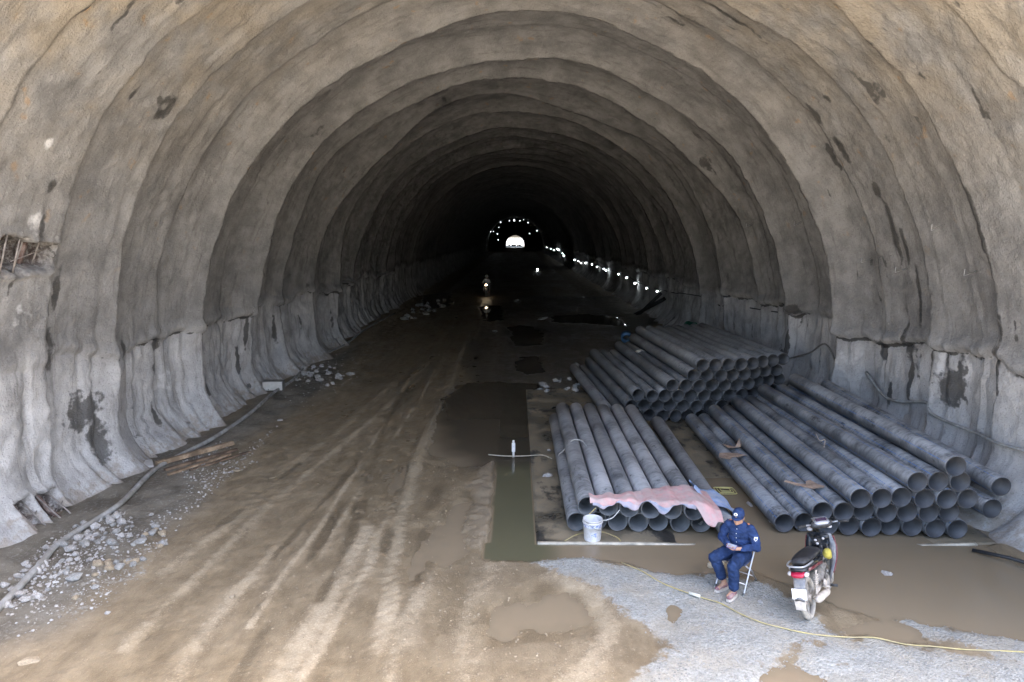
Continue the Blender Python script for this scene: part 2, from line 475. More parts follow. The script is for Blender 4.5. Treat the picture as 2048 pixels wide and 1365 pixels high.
def shotcrete():
    m, nt, p, out = new_mat('sprayed_concrete'); n = N(nt)
    pos = n.pos()
    st = n.node('ShaderNodeSeparateXYZ'); n.link(pos, st.inputs[0])
    mid = n.noise(pos, 1.4, 5, .62); fine = n.noise(pos, 13, 4, .7); grain = n.noise(pos, 30, 3, .65)
    c = n.mix(n.ramp(mid, .3, .7), (.165, .160, .154), (.28, .272, .26))
    # ochre stain plus warm bounce light painted in, high on the first rounds
    oc = n.math('MULTIPLY', n.ramp(st.outputs[2], 4.5, 9.0), n.ramp(st.outputs[1], 19, 9))
    oc = n.math('MULTIPLY', oc, n.ramp(n.noise(pos, .8, 3, .65), .33, .62))
    c = n.mix(n.math('MULTIPLY', oc, .5), c, (.33, .255, .15))
    spot = n.math('MULTIPLY', n.ramp(n.noise(pos, 3.2, 3, .5), .66, .74), n.ramp(st.outputs[2], 2.5, 7.0))
    c = n.mix(n.math('MULTIPLY', spot, .35), c, (.36, .19, .05))
    # paler, cooler lower wall
    c = n.mix(n.math('MULTIPLY', n.attr('low'), .75), c, n.mix(n.ramp(mid, .25, .75), (.36, .352, .346), (.62, .61, .60)))
    # stretched run-off streaks
    mp = n.mapping(pos, (1, 5.5, .55))
    streak = n.ramp(n.noise(mp, 1.3, 3, .6), .52, .75)
    c = n.mix(n.math('MULTIPLY', streak, .5), c, (.10, .093, .085))
    # lime specks and dark pits
    c = n.mix(n.math('MULTIPLY', n.ramp(fine, .66, .76), .55), c, (.46, .44, .42))
    c = n.mix(n.math('MULTIPLY', n.ramp(grain, .58, .74), .30), c, (.50, .48, .45))
    c = n.mix(n.math('MULTIPLY', n.ramp(grain, .43, .30), .45), c, (.06, .056, .052))
    jit = n.math('SUBTRACT', n.noise(pos, 6, 3, .55), .5)
    pl = n.ramp(n.math('ADD', n.attr('pale'), n.math('MULTIPLY', jit, .9)), .42, .75)
    c = n.mix(n.math('MULTIPLY', pl, .8), c, (.62, .61, .60))
    wt = n.ramp(n.math('ADD', n.attr('wet'), n.math('MULTIPLY', jit, 1.0)), .44, .62)
    c = n.mix(n.math('MULTIPLY', wt, .84), c, (.055, .052, .048))
    ck = n.ramp(n.math('ADD', n.attr('crack'), n.math('MULTIPLY', n.math('SUBTRACT', n.noise(pos, 2.3, 4, .7), .5), 1.9)), .58, .76)
    c = n.mix(n.math('MULTIPLY', ck, .85), c, (.04, .038, .035))
    spl = n.ramp(n.math('ADD', st.outputs[2], n.math('MULTIPLY', jit, 1.6)), .42, .0)
    c = n.mix(n.math('MULTIPLY', spl, .55), c, (.24, .19, .135))
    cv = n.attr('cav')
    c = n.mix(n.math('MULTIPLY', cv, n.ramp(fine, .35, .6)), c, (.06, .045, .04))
    n.link(c, p.inputs['Base Color'])
    n.link(n.ramp(wt, 0, 1, .92, .42), p.inputs['Roughness'])
    p.inputs['Specular IOR Level'].default_value = .35
    h = n.math('ADD', n.math('MULTIPLY', fine, .8), n.math('MULTIPLY', grain, .35))
    n.link(n.bump(h, .75, .04), p.inputs['Normal'])
    return m
M_SHOT = shotcrete()
ys = [Y_PORTAL]
while ys[-1] < 640:
    y = ys[-1]
    ys.append(y + (.12 if y < 6.5 else .045 + .0016 * (y - 6.5) if y < 45 else .12 + .006 * (y - 45) if y < 120 else 1.2))
ys[-1] = Y_END
ys = np.array(ys)
near = ys[ys <= 46.0]; mid_ = ys[(ys >= near[-1]) & (ys <= 121)]; far = ys[ys >= mid_[-1]]
tun = empty('tunnel', (0, Y_PORTAL, 0))
for nm, yy_, ns in (('near_lining', near, 620), ('middle_lining', mid_, 260), ('deep_lining', far, 110)):
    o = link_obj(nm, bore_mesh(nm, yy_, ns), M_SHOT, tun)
    o.matrix_parent_inverse = Matrix.Translation((0, -Y_PORTAL, 0))
tag(tun, 'ribbed grey sprayed-concrete tunnel bore curving over the whole picture', 'tunnel')

# portal face and the hill the bore runs through
def portal_wall(name, y, zb, outward):
    th = np.linspace(0, 1, 81); s = th * LT
    x, z, nx, nz = section(s)
    inner = np.stack([x - nx * .02, np.full_like(x, y), z + zb], -1)
    ang = np.arctan2(z - 3, x - CX)
    ox = np.clip(np.cos(ang) * 60, -40, 40); oz = np.clip(3 + np.sin(ang) * 60, Z0, 17)
    outer = np.stack([CX + ox, np.full_like(x, y + outward * 2.0), oz + zb], -1)
    outer[0] = (-40, y + outward * 2, Z0 + zb); outer[-1] = (40, y + outward * 2, Z0 + zb)
    k = np.linspace(0, 1, 12)[:, None, None]
    P = inner[None] * (1 - k) + outer[None] * k
    P[1:, :, 1] += .25 * fbm2(P[1:, :, 0] * .6, P[1:, :, 2] * .6, 3, 9)
    return grid_mesh(name, P, dict(low=np.zeros(P.shape[:2])))
pw = link_obj('portal_face', portal_wall('portal_face', Y_PORTAL - .01, 0, 1), M_SHOT, tun)
pw.matrix_parent_inverse = Matrix.Translation((0, -Y_PORTAL, 0))
pw = link_obj('far_portal_face', portal_wall('far_portal_face', Y_END + .01, -5.0, -1), M_SHOT, tun)
pw.matrix_parent_inverse = Matrix.Translation((0, -Y_PORTAL, 0))
# hill over the bore
def hill():
    xs = np.concatenate([np.linspace(-420, -95, 14), np.linspace(-90, -40, 11), np.linspace(-35, 35, 15), np.linspace(40, 90, 11), np.linspace(95, 420, 14)])
    yv = np.concatenate([[6.0, 6.0], np.linspace(12, 625, 46), [630.9, 630.9]])
    X, Y = np.meshgrid(xs, yv, indexing='ij')
    edge = 17 * (1 - sstep(40, 95, np.abs(X))) - .5
    k = np.minimum(sstep(0, 120, Y - 6), sstep(0, 120, 631 - Y)) * (1 - sstep(150, 420, np.abs(X)))
    Z = edge + k * (55 + 14 * fbm2(X * .02, Y * .02, 4, 90)) + drop(Y)
    sk = np.abs(X) > 39
    Z[:, 0] = np.where(sk[:, 0], -6, Z[:, 1]); Z[:, -1] = np.where(sk[:, -1], -8, Z[:, -2])
    return grid_mesh('hill', np.stack([X, Y, Z], -1))
hm, nt, p, out = new_mat('hillside'); n = N(nt); pos = n.pos()
n.link(n.mix(n.ramp(n.noise(pos, .12, 5, .6), .4, .6), (.045, .075, .025), (.19, .15, .09)), p.inputs['Base Color']); p.inputs['Roughness'].default_value = .95
tag(link_obj('hill', hill(), hm), kind='structure')

# ================================================================== GROUND AND WATER
def W(*pts): return [tuple(at(px, py)[:2]) for px, py in pts]
PONDS = [   # (outline, depth, edge softness)
    (W((925, 772), (1000, 766), (1075, 768), (1165, 792), (1165, 850), (1110, 922), (1062, 925), (990, 926), (925, 934), (868, 905), (862, 862), (893, 800)), .10, .35),
    (W((1072, 1092), (1240, 1100), (1500, 1108), (1960, 1095), (2048, 1138), (2400, 1200), (2400, 1330), (2048, 1285), (1900, 1250), (1800, 1236), (1700, 1222), (1640, 1196), (1560, 1158), (1500, 1142), (1380, 1150), (1290, 1140), (1180, 1116), (1062, 1125)), .09, .28),
    (W((1300, 1195), (1370, 1190), (1405, 1225), (1375, 1290), (1325, 1285), (1300, 1250)), .06, .42),
    (W((1010, 1190), (1130, 1180), (1190, 1215), (1190, 1260), (1080, 1290), (960, 1290), (940, 1230)), .035, .5),
    (W((1660, 1262), (1760, 1240), (1900, 1262), (1890, 1292), (1760, 1280), (1680, 1276)), .05, .4),
    (W((1500, 1335), (1600, 1325), (1700, 1345), (1700, 1420), (1480, 1420)), .06, .4),
    (W((1015, 655), (1050, 650), (1090, 662), (1085, 690), (1030, 692)), .05, .5),
    (W((1105, 632), (1170, 628), (1245, 634), (1262, 655), (1180, 648), (1110, 645)), .05, .5),
    (W((1040, 715), (1075, 712), (1095, 745), (1050, 752), (1025, 735)), .04, .4),
    (W((905, 1010), (955, 1000), (940, 1110), (880, 1140), (850, 1100)), .02, .2),
    (W((830, 590), (900, 585), (905, 612), (845, 622)), .03, .6),
    (W((960, 615), (1000, 610), (1010, 640), (965, 645)), .04, .5),
]
GRAVEL = [W((1062, 1124), (1175, 1114), (1250, 1140), (1400, 1152), (1540, 1172), (1600, 1215), (1640, 1250), (1720, 1285), (1600, 1300), (1540, 1365), (1500, 1480), (1200, 1480), (1290, 1365), (1330, 1300), (1235, 1230), (1200, 1185), (1110, 1155)),
          W((1790, 1232), (1900, 1255), (2048, 1280), (2400, 1320), (2400, 1400), (2048, 1345), (1950, 1310), (1850, 1272)),
          W((1600, 1290), (1750, 1290), (1870, 1310), (2048, 1335), (2200, 1420), (1700, 1420), (1560, 1340)),
          W((100, 1240), (230, 1130), (300, 1090), (330, 1110), (250, 1190), (150, 1250))]
LEFTMUCK = W((-300, 1400), (-300, 1150), (110, 1030), (310, 905), (440, 860), (520, 800), (640, 730), (720, 690), (640, 790), (540, 850), (420, 930), (400, 1010), (300, 1090), (230, 1160), (120, 1260), (0, 1300))
ROADDARK = W((880, 800), (960, 760), (930, 730), (960, 640), (1000, 590), (1300, 600), (1330, 640), (1150, 740), (1170, 860), (1080, 920), (960, 930), (900, 900))
BANK = W((985, 915), (960, 940), (945, 1000), (925, 1060), (960, 1095), (990, 1085), (987, 1000), (992, 930))
TRACKS = [(W((930, 690), (905, 770), (850, 870), (800, 980), (735, 1140), (640, 1300), (560, 1430)), .10, 1), (W((880, 845), (850, 890), (825, 960), (797, 1050), (785, 1160), (760, 1300)), .16, 1),
          (W((770, 850), (700, 960), (640, 1060), (570, 1150), (500, 1260)), .07, .9), (W((860, 720), (790, 800), (700, 880), (620, 945), (540, 1010), (470, 1080), (380, 1170), (250, 1300)), .15, .8),
          (W((640, 890), (560, 960), (470, 1040), (330, 1150)), .20, .7), (W((730, 1060), (660, 1200), (600, 1300), (540, 1400)), .22, .9), (W((870, 740), (840, 800), (760, 920), (690, 1030), (640, 1120)), .06, .8),
          (W((960, 640), (930, 700), (890, 780)), .15, .7), (W((900, 640), (840, 720), (740, 810), (660, 880)), .2, .6), (W((560, 1100), (480, 1180), (400, 1280), (330, 1400)), .16, .8),
          (W((890, 1110), (840, 1200), (790, 1300), (760, 1420)), .16, .8), (W((990, 1130), (940, 1220), (930, 1330), (920, 1420)), .25, .7), (W((1100, 1160), (1180, 1190), (1215, 1260), (1180, 1340), (1100, 1400)), .22, .8)]
WETLINES = [(W((840, 760), (800, 800), (768, 860), (745, 930), (700, 1080), (640, 1200)), .11), (W((880, 800), (830, 890), (790, 1000), (770, 1100)), .09), (W((905, 860), (880, 960), (850, 1060), (830, 1160)), .14),
            (W((690, 1000), (620, 1120), (540, 1240), (470, 1365)), .10), (W((740, 900), (660, 990), (590, 1070), (520, 1150)), .08), (W((600, 930), (520, 990), (420, 1070)), .08), (W((890, 690), (850, 730), (800, 770)), .10)]
def line_d(X, Y, pts):
    d = np.full(X.shape, 1e9)
    for (ax, ay), (bx, by) in zip(pts[:-1], pts[1:]):
        ex, ey = bx - ax, by - ay
        t = np.clip(((X - ax) * ex + (Y - ay) * ey) / (ex * ex + ey * ey), 0, 1)
        d = np.minimum(d, np.hypot(X - ax - t * ex, Y - ay - t * ey))
    return d
SLABX0, SLABX1, SLABY0, SLABY1 = .345, 7.6, 10.14, 26.0
def ground(X, Y):
    inside = (Y > 3) & (Y < 640)
    nz = fbm2(X * .8, Y * .5, 4, 101)
    Hh = .028 + .018 * nz + .012 * fbm2(X * 3.5, Y * 2.2, 3, 104) + .010 * fbm2(X * 9, Y * 7, 2, 106)
    # wheel tracks of the haul road
    road = sstep(.2, -.6, np.abs(X + 2.6 + .02 * (Y - 10)) - 2.4)
    ru = X + .10 * fbm2(Y * .16, X * .1, 3, 111) + .012 * (Y - 12)
    tr2 = fbm2(ru * 5.5, Y * .16, 3, 117)
    wig = .06 * fbm2(X * 1.5, Y * 1.2, 3, 119)
    tk = np.zeros_like(X)
    for pts, wd, st in TRACKS:
        dd = line_d(X, Y, pts) + wig
        tk = np.maximum(tk, st * np.exp(-np.maximum(dd / wd, 0) ** 2) * (.75 + .35 * fbm2(X * 2.5, Y * 1.1, 2, 114)))
    wl_ = np.zeros_like(X)
    for pts, wd in WETLINES:
        dd = line_d(X, Y, pts) + wig * 1.3
        wl_ = np.maximum(wl_, np.exp(-np.maximum(dd / wd, 0) ** 2) * (.65 + .6 * fbm2(X * 2.0, Y * .9, 2, 116)))
    wl_ = np.clip(wl_, 0, 1)
    tk = tk * (1 - .6 * wl_)
    Hh = Hh - .016 * wl_
    Hh = Hh + road * (.010 * fbm2(ru * 2.0, Y * .08, 3, 113) + .008 * tr2 - .012) + .022 * tk
    lug = np.sin(2 * np.pi * (Y * 4.2 + np.abs(((ru * 1.6) % 1) - .5) * 3)) * sstep(.1, .4, tk)
    Hh = Hh + .005 * lug
    road = np.maximum(road, sstep(.05, .3, tk))
    # everything left of the road lies a little higher and is lumpy
    muck = poly_sd(X, Y, LEFTMUCK)
    mk = sstep(.5, -.4, muck)
    Hh = Hh + mk * (.05 + .05 * fbm2(X * 2.2, Y * 2.2, 4, 121))
    Hh = Hh + .12 * sstep(5.6, 7.6, np.abs(X + .2)) * sstep(30, 34, Y) + .10 * sstep(5.2, 7.4, np.abs(X + .2)) * sstep(30, 36, Y) * np.abs(fbm2(X * 1.2, Y * 1.2, 3, 125))
    gr = np.zeros_like(X)
    for gi, gp in enumerate(GRAVEL):
        sd_ = poly_sd(X, Y, gp) + .30 * fbm2(X * 2.2, Y * 2.2, 5, 131, .62)
        g = sstep(.22, -.18, sd_); gr = np.maximum(gr, g * (.5 if gi == 3 else 1))
    Hh = Hh + gr * .022
    dk = sstep(.6, -.3, poly_sd(X, Y, ROADDARK) + .35 * fbm2(X * 1.2, Y * .9, 3, 135))
    bank = sstep(.12, -.05, poly_sd(X, Y, BANK) + .22 * fbm2(X * 4, Y * 4, 4, 137, .6))
    for pp, dep, soft in PONDS:
        sd_ = poly_sd(X, Y, pp) + soft * .55 * fbm2(X * 2.4 / (1 + soft), Y * 1.8 / (1 + soft), 5, 141, .62) * 1.5
        k = sstep(soft * .6, -soft, sd_)
        Hh = Hh * (1 - .85 * k) - dep * k * (1 - .55 * gr)
    Hh = Hh + bank * (.035 + .05 * fbm2(X * 6, Y * 6, 3, 143))
    # drain trenches round the pipe slab
    jig = .025 * fbm2(Y * 1.6, X * 0 + 2, 3, 145)
    tr_a = np.minimum(np.minimum(X + .42 + jig, .40 - X), np.minimum(Y - 9.5, 21.2 - Y))
    tr_b = np.minimum(np.minimum(X + .5, 7.2 - X), np.minimum(Y - 9.58 + jig * 2, 10.2 - Y))
    tc = np.maximum(tr_a, tr_b)
    dtr = np.where(tr_a > 0, .30, .13 + .17 * sstep(.9, .3, X))
    Hh = np.where(tc > 0, np.minimum(Hh, -dtr * sstep(0, .05, tc) + Hh * (1 - sstep(0, .05, tc))), Hh)
    inslab = (X > SLABX0 - .1) & (X < SLABX1 + .4) & (Y > SLABY0 - .02) & (Y < SLABY1)
    Hh = np.where(inslab & (Y < 21), np.minimum(Hh, -.10), Hh)
    # outside the bore
    o = sstep(4.0, -6.0, Y)
    Hh = Hh * (1 - o) + o * (.03 + .10 * fbm2(X * .15, Y * .15, 4, 151))
    big = sstep(9.5, 30, np.abs(X)) 
    Hh = Hh * (1 - big) + big * (-.2 + .3 * fbm2(X * .05, Y * .05, 3, 153))
    return Hh, gr, mk, dk, road, np.clip(tk, 0, 1), np.maximum(tc, -.2), bank, wl_
gx = np.concatenate([-np.geomspace(1500, 12, 22), np.linspace(-10.5, -8.6, 8)[:-1], np.arange(-8.6, 8.6, .05), np.linspace(8.6, 10.5, 8), np.geomspace(12, 1500, 22)])
gy = [-1500]
gyl = list(-np.geomspace(1500, 8, 22)) + list(np.linspace(-6, 5.5, 20))
y = 5.75
while y < 640:
    gyl.append(y); y += (.05 if y < 14 else .05 + .004 * (y - 14) if y < 60 else .25 + .03 * (y - 60))
gyl += list(np.geomspace(645, 3000, 12))
GX, GY = np.meshgrid(gx, np.array(gyl), indexing='ij')
GH, G_gr, G_mk, G_dk, G_rd, G_tr, G_tc, G_bk, G_wl = ground(GX, GY)
GP = np.stack([GX, GY, GH + drop(GY)], -1)
def hat(x, y):
    """ground height at a point"""
    h = ground(np.array([float(x)]), np.array([float(y)]))[0]
    return float(h[0])
def ground_mat():
    m, nt, p, out = new_mat('muddy_ground'); n = N(nt)
    pos = n.pos()
    st = n.node('ShaderNodeSeparateXYZ'); n.link(pos, st.inputs[0])
    hgt = st.outputs[2]
    mid = n.noise(pos, 1.3, 5, .6); fine = n.noise(pos, 16, 4, .7); grain = n.noise(pos, 75, 2, .6)
    streak = n.noise(n.mapping(pos, (1.7, .8, 1)), 2.0, 6, .70)
    mud = n.mix(n.ramp(streak, .35, .68), (.200, .155, .100), (.295, .235, .156))
    mud = n.mix(n.math('MULTIPLY', n.ramp(mid, .5, .72), .35), mud, (.325, .262, .178))
    tka = n.ramp(n.math('ADD', n.attr('track'), n.math('MULTIPLY', n.math('SUBTRACT', n.noise(pos, 9, 4, .7), .5), 1.0)), .30, .75)
    mud = n.mix(n.math('MULTIPLY', tka, .75), mud, (.40, .33, .232))
    wla = n.ramp(n.math('ADD', n.attr('wetline'), n.math('MULTIPLY', n.math('SUBTRACT', mid, .5), .8)), .35, .7)
    mud = n.mix(n.math('MULTIPLY', wla, .6), mud, (.13, .102, .068))
    # sandy crumbs on the ridges
    crumb = n.ramp(n.math('ADD', n.noise(pos, 42, 2, .6), n.math('MULTIPLY', n.attr('track'), .22)), .62, .80)
    mud = n.mix(n.math('MULTIPLY', crumb, .65), mud, (.47, .395, .285))
    peb = n.ramp(n.noise(n.mapping(pos, (1, 1, 1), (5, 5, 5)), 28, 2, .5), .71, .77)
    mud = n.mix(n.math('MULTIPLY', peb, .6), mud, (.56, .51, .44))
    muck = n.mix(n.ramp(mid, .35, .65), (.115, .10, .078), (.20, .18, .145))
    muck = n.mix(n.ramp(fine, .5, .75), muck, (.30, .28, .25))
    c = n.mix(n.attr('muck'), mud, muck)
    dark = n.mix(n.ramp(fine, .4, .7), (.085, .075, .062), (.16, .14, .11))
    c = n.mix(n.math('MULTIPLY', n.attr('dark'), .85), c, dark)
    vor = n.voronoi(pos, 34, 'F1', 1); vorb = n.voronoi(pos, 34, 'F1', 0)
    sv = n.node('ShaderNodeSeparateColor'); n.link(vor, sv.inputs[0])
    grav = n.mix(sv.outputs[0], (.27, .276, .258), (.40, .402, .38))
    grav = n.mix(n.math('MULTIPLY', n.ramp(mid, .4, .65), .55), grav, (.38, .335, .26))
    gm = n.ramp(n.math('ADD', n.attr('gravel'), n.math('ADD', n.math('MULTIPLY', n.math('SUBTRACT', fine, .5), 1.1), n.math('MULTIPLY', n.math('SUBTRACT', n.noise(pos, 2.6, 5, .7), .5), 1.7))), .46, .84)
    c = n.mix(gm, c, grav)
    c = n.mix(n.math('MULTIPLY', n.attr('bank'), .4), c, n.mix(fine, (.19, .15, .105), (.36, .30, .22)))
    c = n.mix(n.attr('out'), c, n.mix(n.ramp(mid, .35, .65), (.42, .385, .33), (.54, .505, .45)))  # unseen ground outside, paled to bounce light onto the roof
    dpt = n.ramp(hgt, -.02, -.2)
    c = n.mix(n.math('MULTIPLY', dpt, .5), c, (.14, .12, .08))
    wet = n.ramp(n.math('ADD', hgt, n.math('MULTIPLY', n.math('SUBTRACT', fine, .5), .03)), .055, .0)
    wetm = n.math('MULTIPLY', n.math('MAXIMUM', wet, wla), n.ramp(gm, 0, 1, 1, .35))
    c = n.mix(n.math('MULTIPLY', wetm, .55), c, n.mix(1.0, c, (.78, .76, .72), 'MULTIPLY'))
    n.link(c, p.inputs['Base Color'])
    n.link(n.ramp(wetm, 0, 1, .72, .30), p.inputs['Roughness'])
    p.inputs['Specular IOR Level'].default_value = .4
    h = n.math('ADD', n.math('MULTIPLY', fine, .9), n.math('MULTIPLY', grain, .4))
    h = n.math('ADD', h, n.math('MULTIPLY', n.math('MULTIPLY', n.math('SUBTRACT', .6, vorb), gm), .8))
    n.link(n.bump(h, .8, .022), p.inputs['Normal'])
    return m
gme = grid_mesh('ground', GP, dict(gravel=G_gr, muck=G_mk, dark=G_dk, out=sstep(5.5, 3.0, GY) + sstep(634, 640, GY), road=G_rd, track=G_tr, bank=G_bk, wetline=G_wl))
tag(link_obj('ground', gme, ground_mat()), kind='structure')

# standing water: one level sheet wherever the ground dips below it
def water_mat():
    m, nt, p, out = new_mat('muddy_water'); n = N(nt)
    pos = n.pos()
    dep = n.attr('depth')
    murk = n.mix(n.ramp(dep, .10, .30), (.262, .208, .140), (.125, .118, .072))
    murk = n.mix(n.math('MULTIPLY', n.attr('dark'), .88), murk, (.075, .062, .045))  # murkier pond, with the dark tunnel's reflection painted into its colour
    dif = n.node('ShaderNodeBsdfDiffuse'); n.link(murk, dif.inputs[0])
    tra = n.node('ShaderNodeBsdfTransparent'); tra.inputs[0].default_value = (.93, .90, .84, 1)
    ms = n.node('ShaderNodeMixShader'); n.link(n.ramp(dep, 0.0, .02, .86, .98), ms.inputs[0])
    n.link(tra.outputs[0], ms.inputs[1]); n.link(dif.outputs[0], ms.inputs[2])
    gl = n.node('ShaderNodeBsdfGlossy'); gl.inputs['Roughness'].default_value = .03
    fr = n.node('ShaderNodeFresnel'); fr.inputs['IOR'].default_value = 1.34
    rip = n.bump(n.noise(pos, 3.0, 2, .5), .03, .02)
    n.link(rip, gl.inputs['Normal']); n.link(rip, fr.inputs['Normal'])
    m2 = n.node('ShaderNodeMixShader'); n.link(fr.outputs[0], m2.inputs[0]); n.link(ms.outputs[0], m2.inputs[1]); n.link(gl.outputs[0], m2.inputs[2])
    n.link(m2.outputs[0], out.inputs[0])
    nt.nodes.remove(p)
    return m
wx = (GX[:, 0] > -8.4) & (GX[:, 0] < 8.4); wy = (GY[0] > 5) & (GY[0] < 199)
wi = np.where(wx)[0]; wj = np.where(wy)[0]
WHt = GH[np.ix_(wi, wj)]; WXs = GX[np.ix_(wi, wj)]; WYs = GY[np.ix_(wi, wj)]
sl = (WXs > SLABX0) & (WXs < SLABX1) & (WYs > SLABY0) & (WYs < 20.9)
depth = np.where(sl, np.minimum(.02, -WHt), -WHt)
mn = np.minimum(np.minimum(WHt[:-1, :-1], WHt[1:, :-1]), np.minimum(WHt[:-1, 1:], WHt[1:, 1:]))
wme = grid_mesh('water', np.stack([WXs, WYs, np.zeros_like(WXs)], -1), dict(depth=np.maximum(depth, 0), dark=G_dk[np.ix_(wi, wj)]), keep=mn < .002)
tag(link_obj('water', wme, water_mat()), kind='structure')

# concrete slab under the pipes, dished so that its middle is just awash
def slab_top(x, y):
    return .022 - .034 * sstep(1.6, 3.2, x) * sstep(7.3, 6.1, x) * sstep(15.5, 11.5, y) + .004 * fbm2(x * 1.4, y * 1.4, 3, 161)
sx = np.linspace(SLABX0, SLABX1, 120); sy = np.linspace(SLABY0, 21.0, 160)
SX, SY = np.meshgrid(sx, sy, indexing='ij')
SZ = slab_top(SX, SY)
top = np.stack([SX, SY + .015 * fbm2(SX * 4, SY * 0, 3, 163) * (SY < SLABY0 + .01), SZ], -1)
def skirt(line, dz): 
    q = line.copy(); q[:, 2] = -dz; return q
full = np.concatenate([skirt(top[0], .32)[None], top, skirt(top[-1], .32)[None]], 0)
f2 = full[:, :1].copy(); f2[:, :, 2] = -.32; f3 = full[:, -1:].copy(); f3[:, :, 2] = -.32
full = np.concatenate([f2, full, f3], 1)
sm, nt, p, out = new_mat('wet_slab_concrete'); n = N(nt); pos = n.pos()
mid = n.noise(pos, 1.1, 5, .65); fine = n.noise(pos, 18, 4, .7)
c = n.mix(n.ramp(mid, .35, .62), (.10, .088, .065), (.27, .225, .155))
c = n.mix(n.math('MULTIPLY', n.ramp(n.noise(n.mapping(pos, (1, .6, 1), (3, 3, 3)), 1.6, 5, .7), .52, .64), .9), c, (.03, .03, .03))
c = n.mix(n.math('MULTIPLY', n.ramp(fine, .6, .75), .6), c, (.36, .33, .27))
n.link(c, p.inputs['Base Color']); n.link(n.ramp(mid, .35, .65, .25, .75), p.inputs['Roughness'])
n.link(n.bump(fine, .5, .012), p.inputs['Normal'])
sl_o = link_obj('concrete_slab', grid_mesh('concrete_slab', full), sm)
for poly in sl_o.data.polygons: pass
tag(sl_o, kind='structure')
# pale worn lip along the front edge of the slab
lipm = plain('worn_concrete_edge', (.46, .42, .34), .85, var=.3, scale=6)
for x0, x1 in ((.36, 2.85), (6.25, 7.25)):
    mb = MB(); k = 14
    up = [(x0 + (x1 - x0) * i / k, SLABY0 - .012 - .012 * random.random(), slab_top(np.array([x0 + (x1 - x0) * i / k]), np.array([SLABY0]))[0] + .008) for i in range(k + 1)]
    secs = [[(a[0], a[1] - .02, a[2] - .03), (a[0], a[1] - .008, a[2]), (a[0], a[1] + .05, a[2] + .002), (a[0], a[1] + .06, a[2] - .03)] for a in up]
    e = mb.loft(secs).build('edge_lip', lipm, sl_o)

# ================================================================== PIPES
D = .325; PR = D / 2; PL = 6.3
def pipe_mat(name, dust, stripes, dark=(.030, .032, .036), pale=(.235, .24, .25)):
    m, nt, p, out = new_mat(name); n = N(nt)
    o = n.obj()
    oi = n.node('ShaderNodeObjectInfo')
    off = n.node('ShaderNodeVectorMath', operation='ADD'); n.link(o, off.inputs[0])
    cb = n.node('ShaderNodeCombineXYZ'); n.link(n.math('MULTIPLY', oi.outputs['Random'], 57.0), cb.inputs[0]); n.link(n.math('MULTIPLY', oi.outputs['Random'], 31.0), cb.inputs[1])
    n.link(cb.outputs[0], off.inputs[1]); v = off.outputs[0]
    st = n.node('ShaderNodeSeparateXYZ'); n.link(o, st.inputs[0])
    a = n.math('ARCTAN2', st.outputs[2], st.outputs[0])
    wear = n.noise(v, 1.1, 4, .65)
    scuff = n.noise(n.mapping(v, (6, 13, 6)), 1.0, 5, .72)
    patch = n.noise(n.mapping(v, (4, 1.6, 4)), 1.4, 5, .7)
    d = n.math('ADD', n.math('MULTIPLY', wear, .65), n.math('MULTIPLY', scuff, .5))
    d = n.ramp(d, .80 - dust * .5, 1.06 - dust * .38)
    d = n.math('MULTIPLY', d, n.ramp(patch, .70, .58))
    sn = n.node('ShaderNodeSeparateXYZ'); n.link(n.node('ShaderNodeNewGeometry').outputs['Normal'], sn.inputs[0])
    lit_top = n.ramp(n.math('ADD', sn.outputs[2], n.math('MULTIPLY', n.math('SUBTRACT', wear, .5), .5)), -.35, .75, .22, 1.0)   # lit tops and shaded undersides painted into the dust tone
    d = n.math('MULTIPLY', d, lit_top)
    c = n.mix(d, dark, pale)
    fl = n.ramp(n.noise(n.mapping(v, (9, 34, 9)), 1.0, 3, .6), .62, .72)
    c = n.mix(n.math('MULTIPLY', fl, .35), c, (.33, .33, .32))
    tone = n.ramp(oi.outputs['Random'], 0, 1, .78, 1.15)
    c = n.mix(1.0, c, n.node('ShaderNodeCombineColor').outputs[0], 'MIX') if False else c
    hs = n.node('ShaderNodeHueSaturation'); n.link(c, hs.inputs['Color']); n.link(tone, hs.inputs['Value'])
    c = hs.outputs[0]
    if stripes:
        k = n.math('ABSOLUTE', n.math('SUBTRACT', n.math('FRACT', n.math('ADD', n.math('MULTIPLY', a, 4 / (2 * math.pi)), n.math('MULTIPLY', oi.outputs['Random'], 3.0))), .5))
        s_ = n.math('MULTIPLY', n.ramp(k, .020, .013), n.ramp(scuff, .62, .45))
        c = n.mix(s_, c, (.04, .17, .46))
    n.link(c, p.inputs['Base Color'])
    n.link(n.ramp(d, 0, 1, .28, .52), p.inputs['Roughness'])
    n.link(n.bump(n.noise(n.mapping(v, (9, 22, 9)), 1.0, 4, .6), .14, .005), p.inputs['Normal'])
    return m
def pipe_mesh(seg=28, th=.016):
    mb = MB(); r, q = PR, PR - th
    prof = [(r - .002, 0), (r, .004), (r, PL * .25), (r, PL * .5), (r, PL * .75), (r, PL - .004), (r - .002, PL), (q, PL), (q, PL * .5), (q, 0)]
    mb.lathe(prof, seg=seg, axis='y', close=True)
    me = mb.mesh('pipe')
    np_ = len(prof)
    for i, f in enumerate(me.polygons):
        if i // seg >= np_ - 3: f.material_index = 1
    return me
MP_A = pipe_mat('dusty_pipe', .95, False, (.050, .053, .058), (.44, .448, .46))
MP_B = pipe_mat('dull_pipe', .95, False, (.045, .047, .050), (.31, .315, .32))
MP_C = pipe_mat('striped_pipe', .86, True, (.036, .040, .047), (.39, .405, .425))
base_pipe = {}
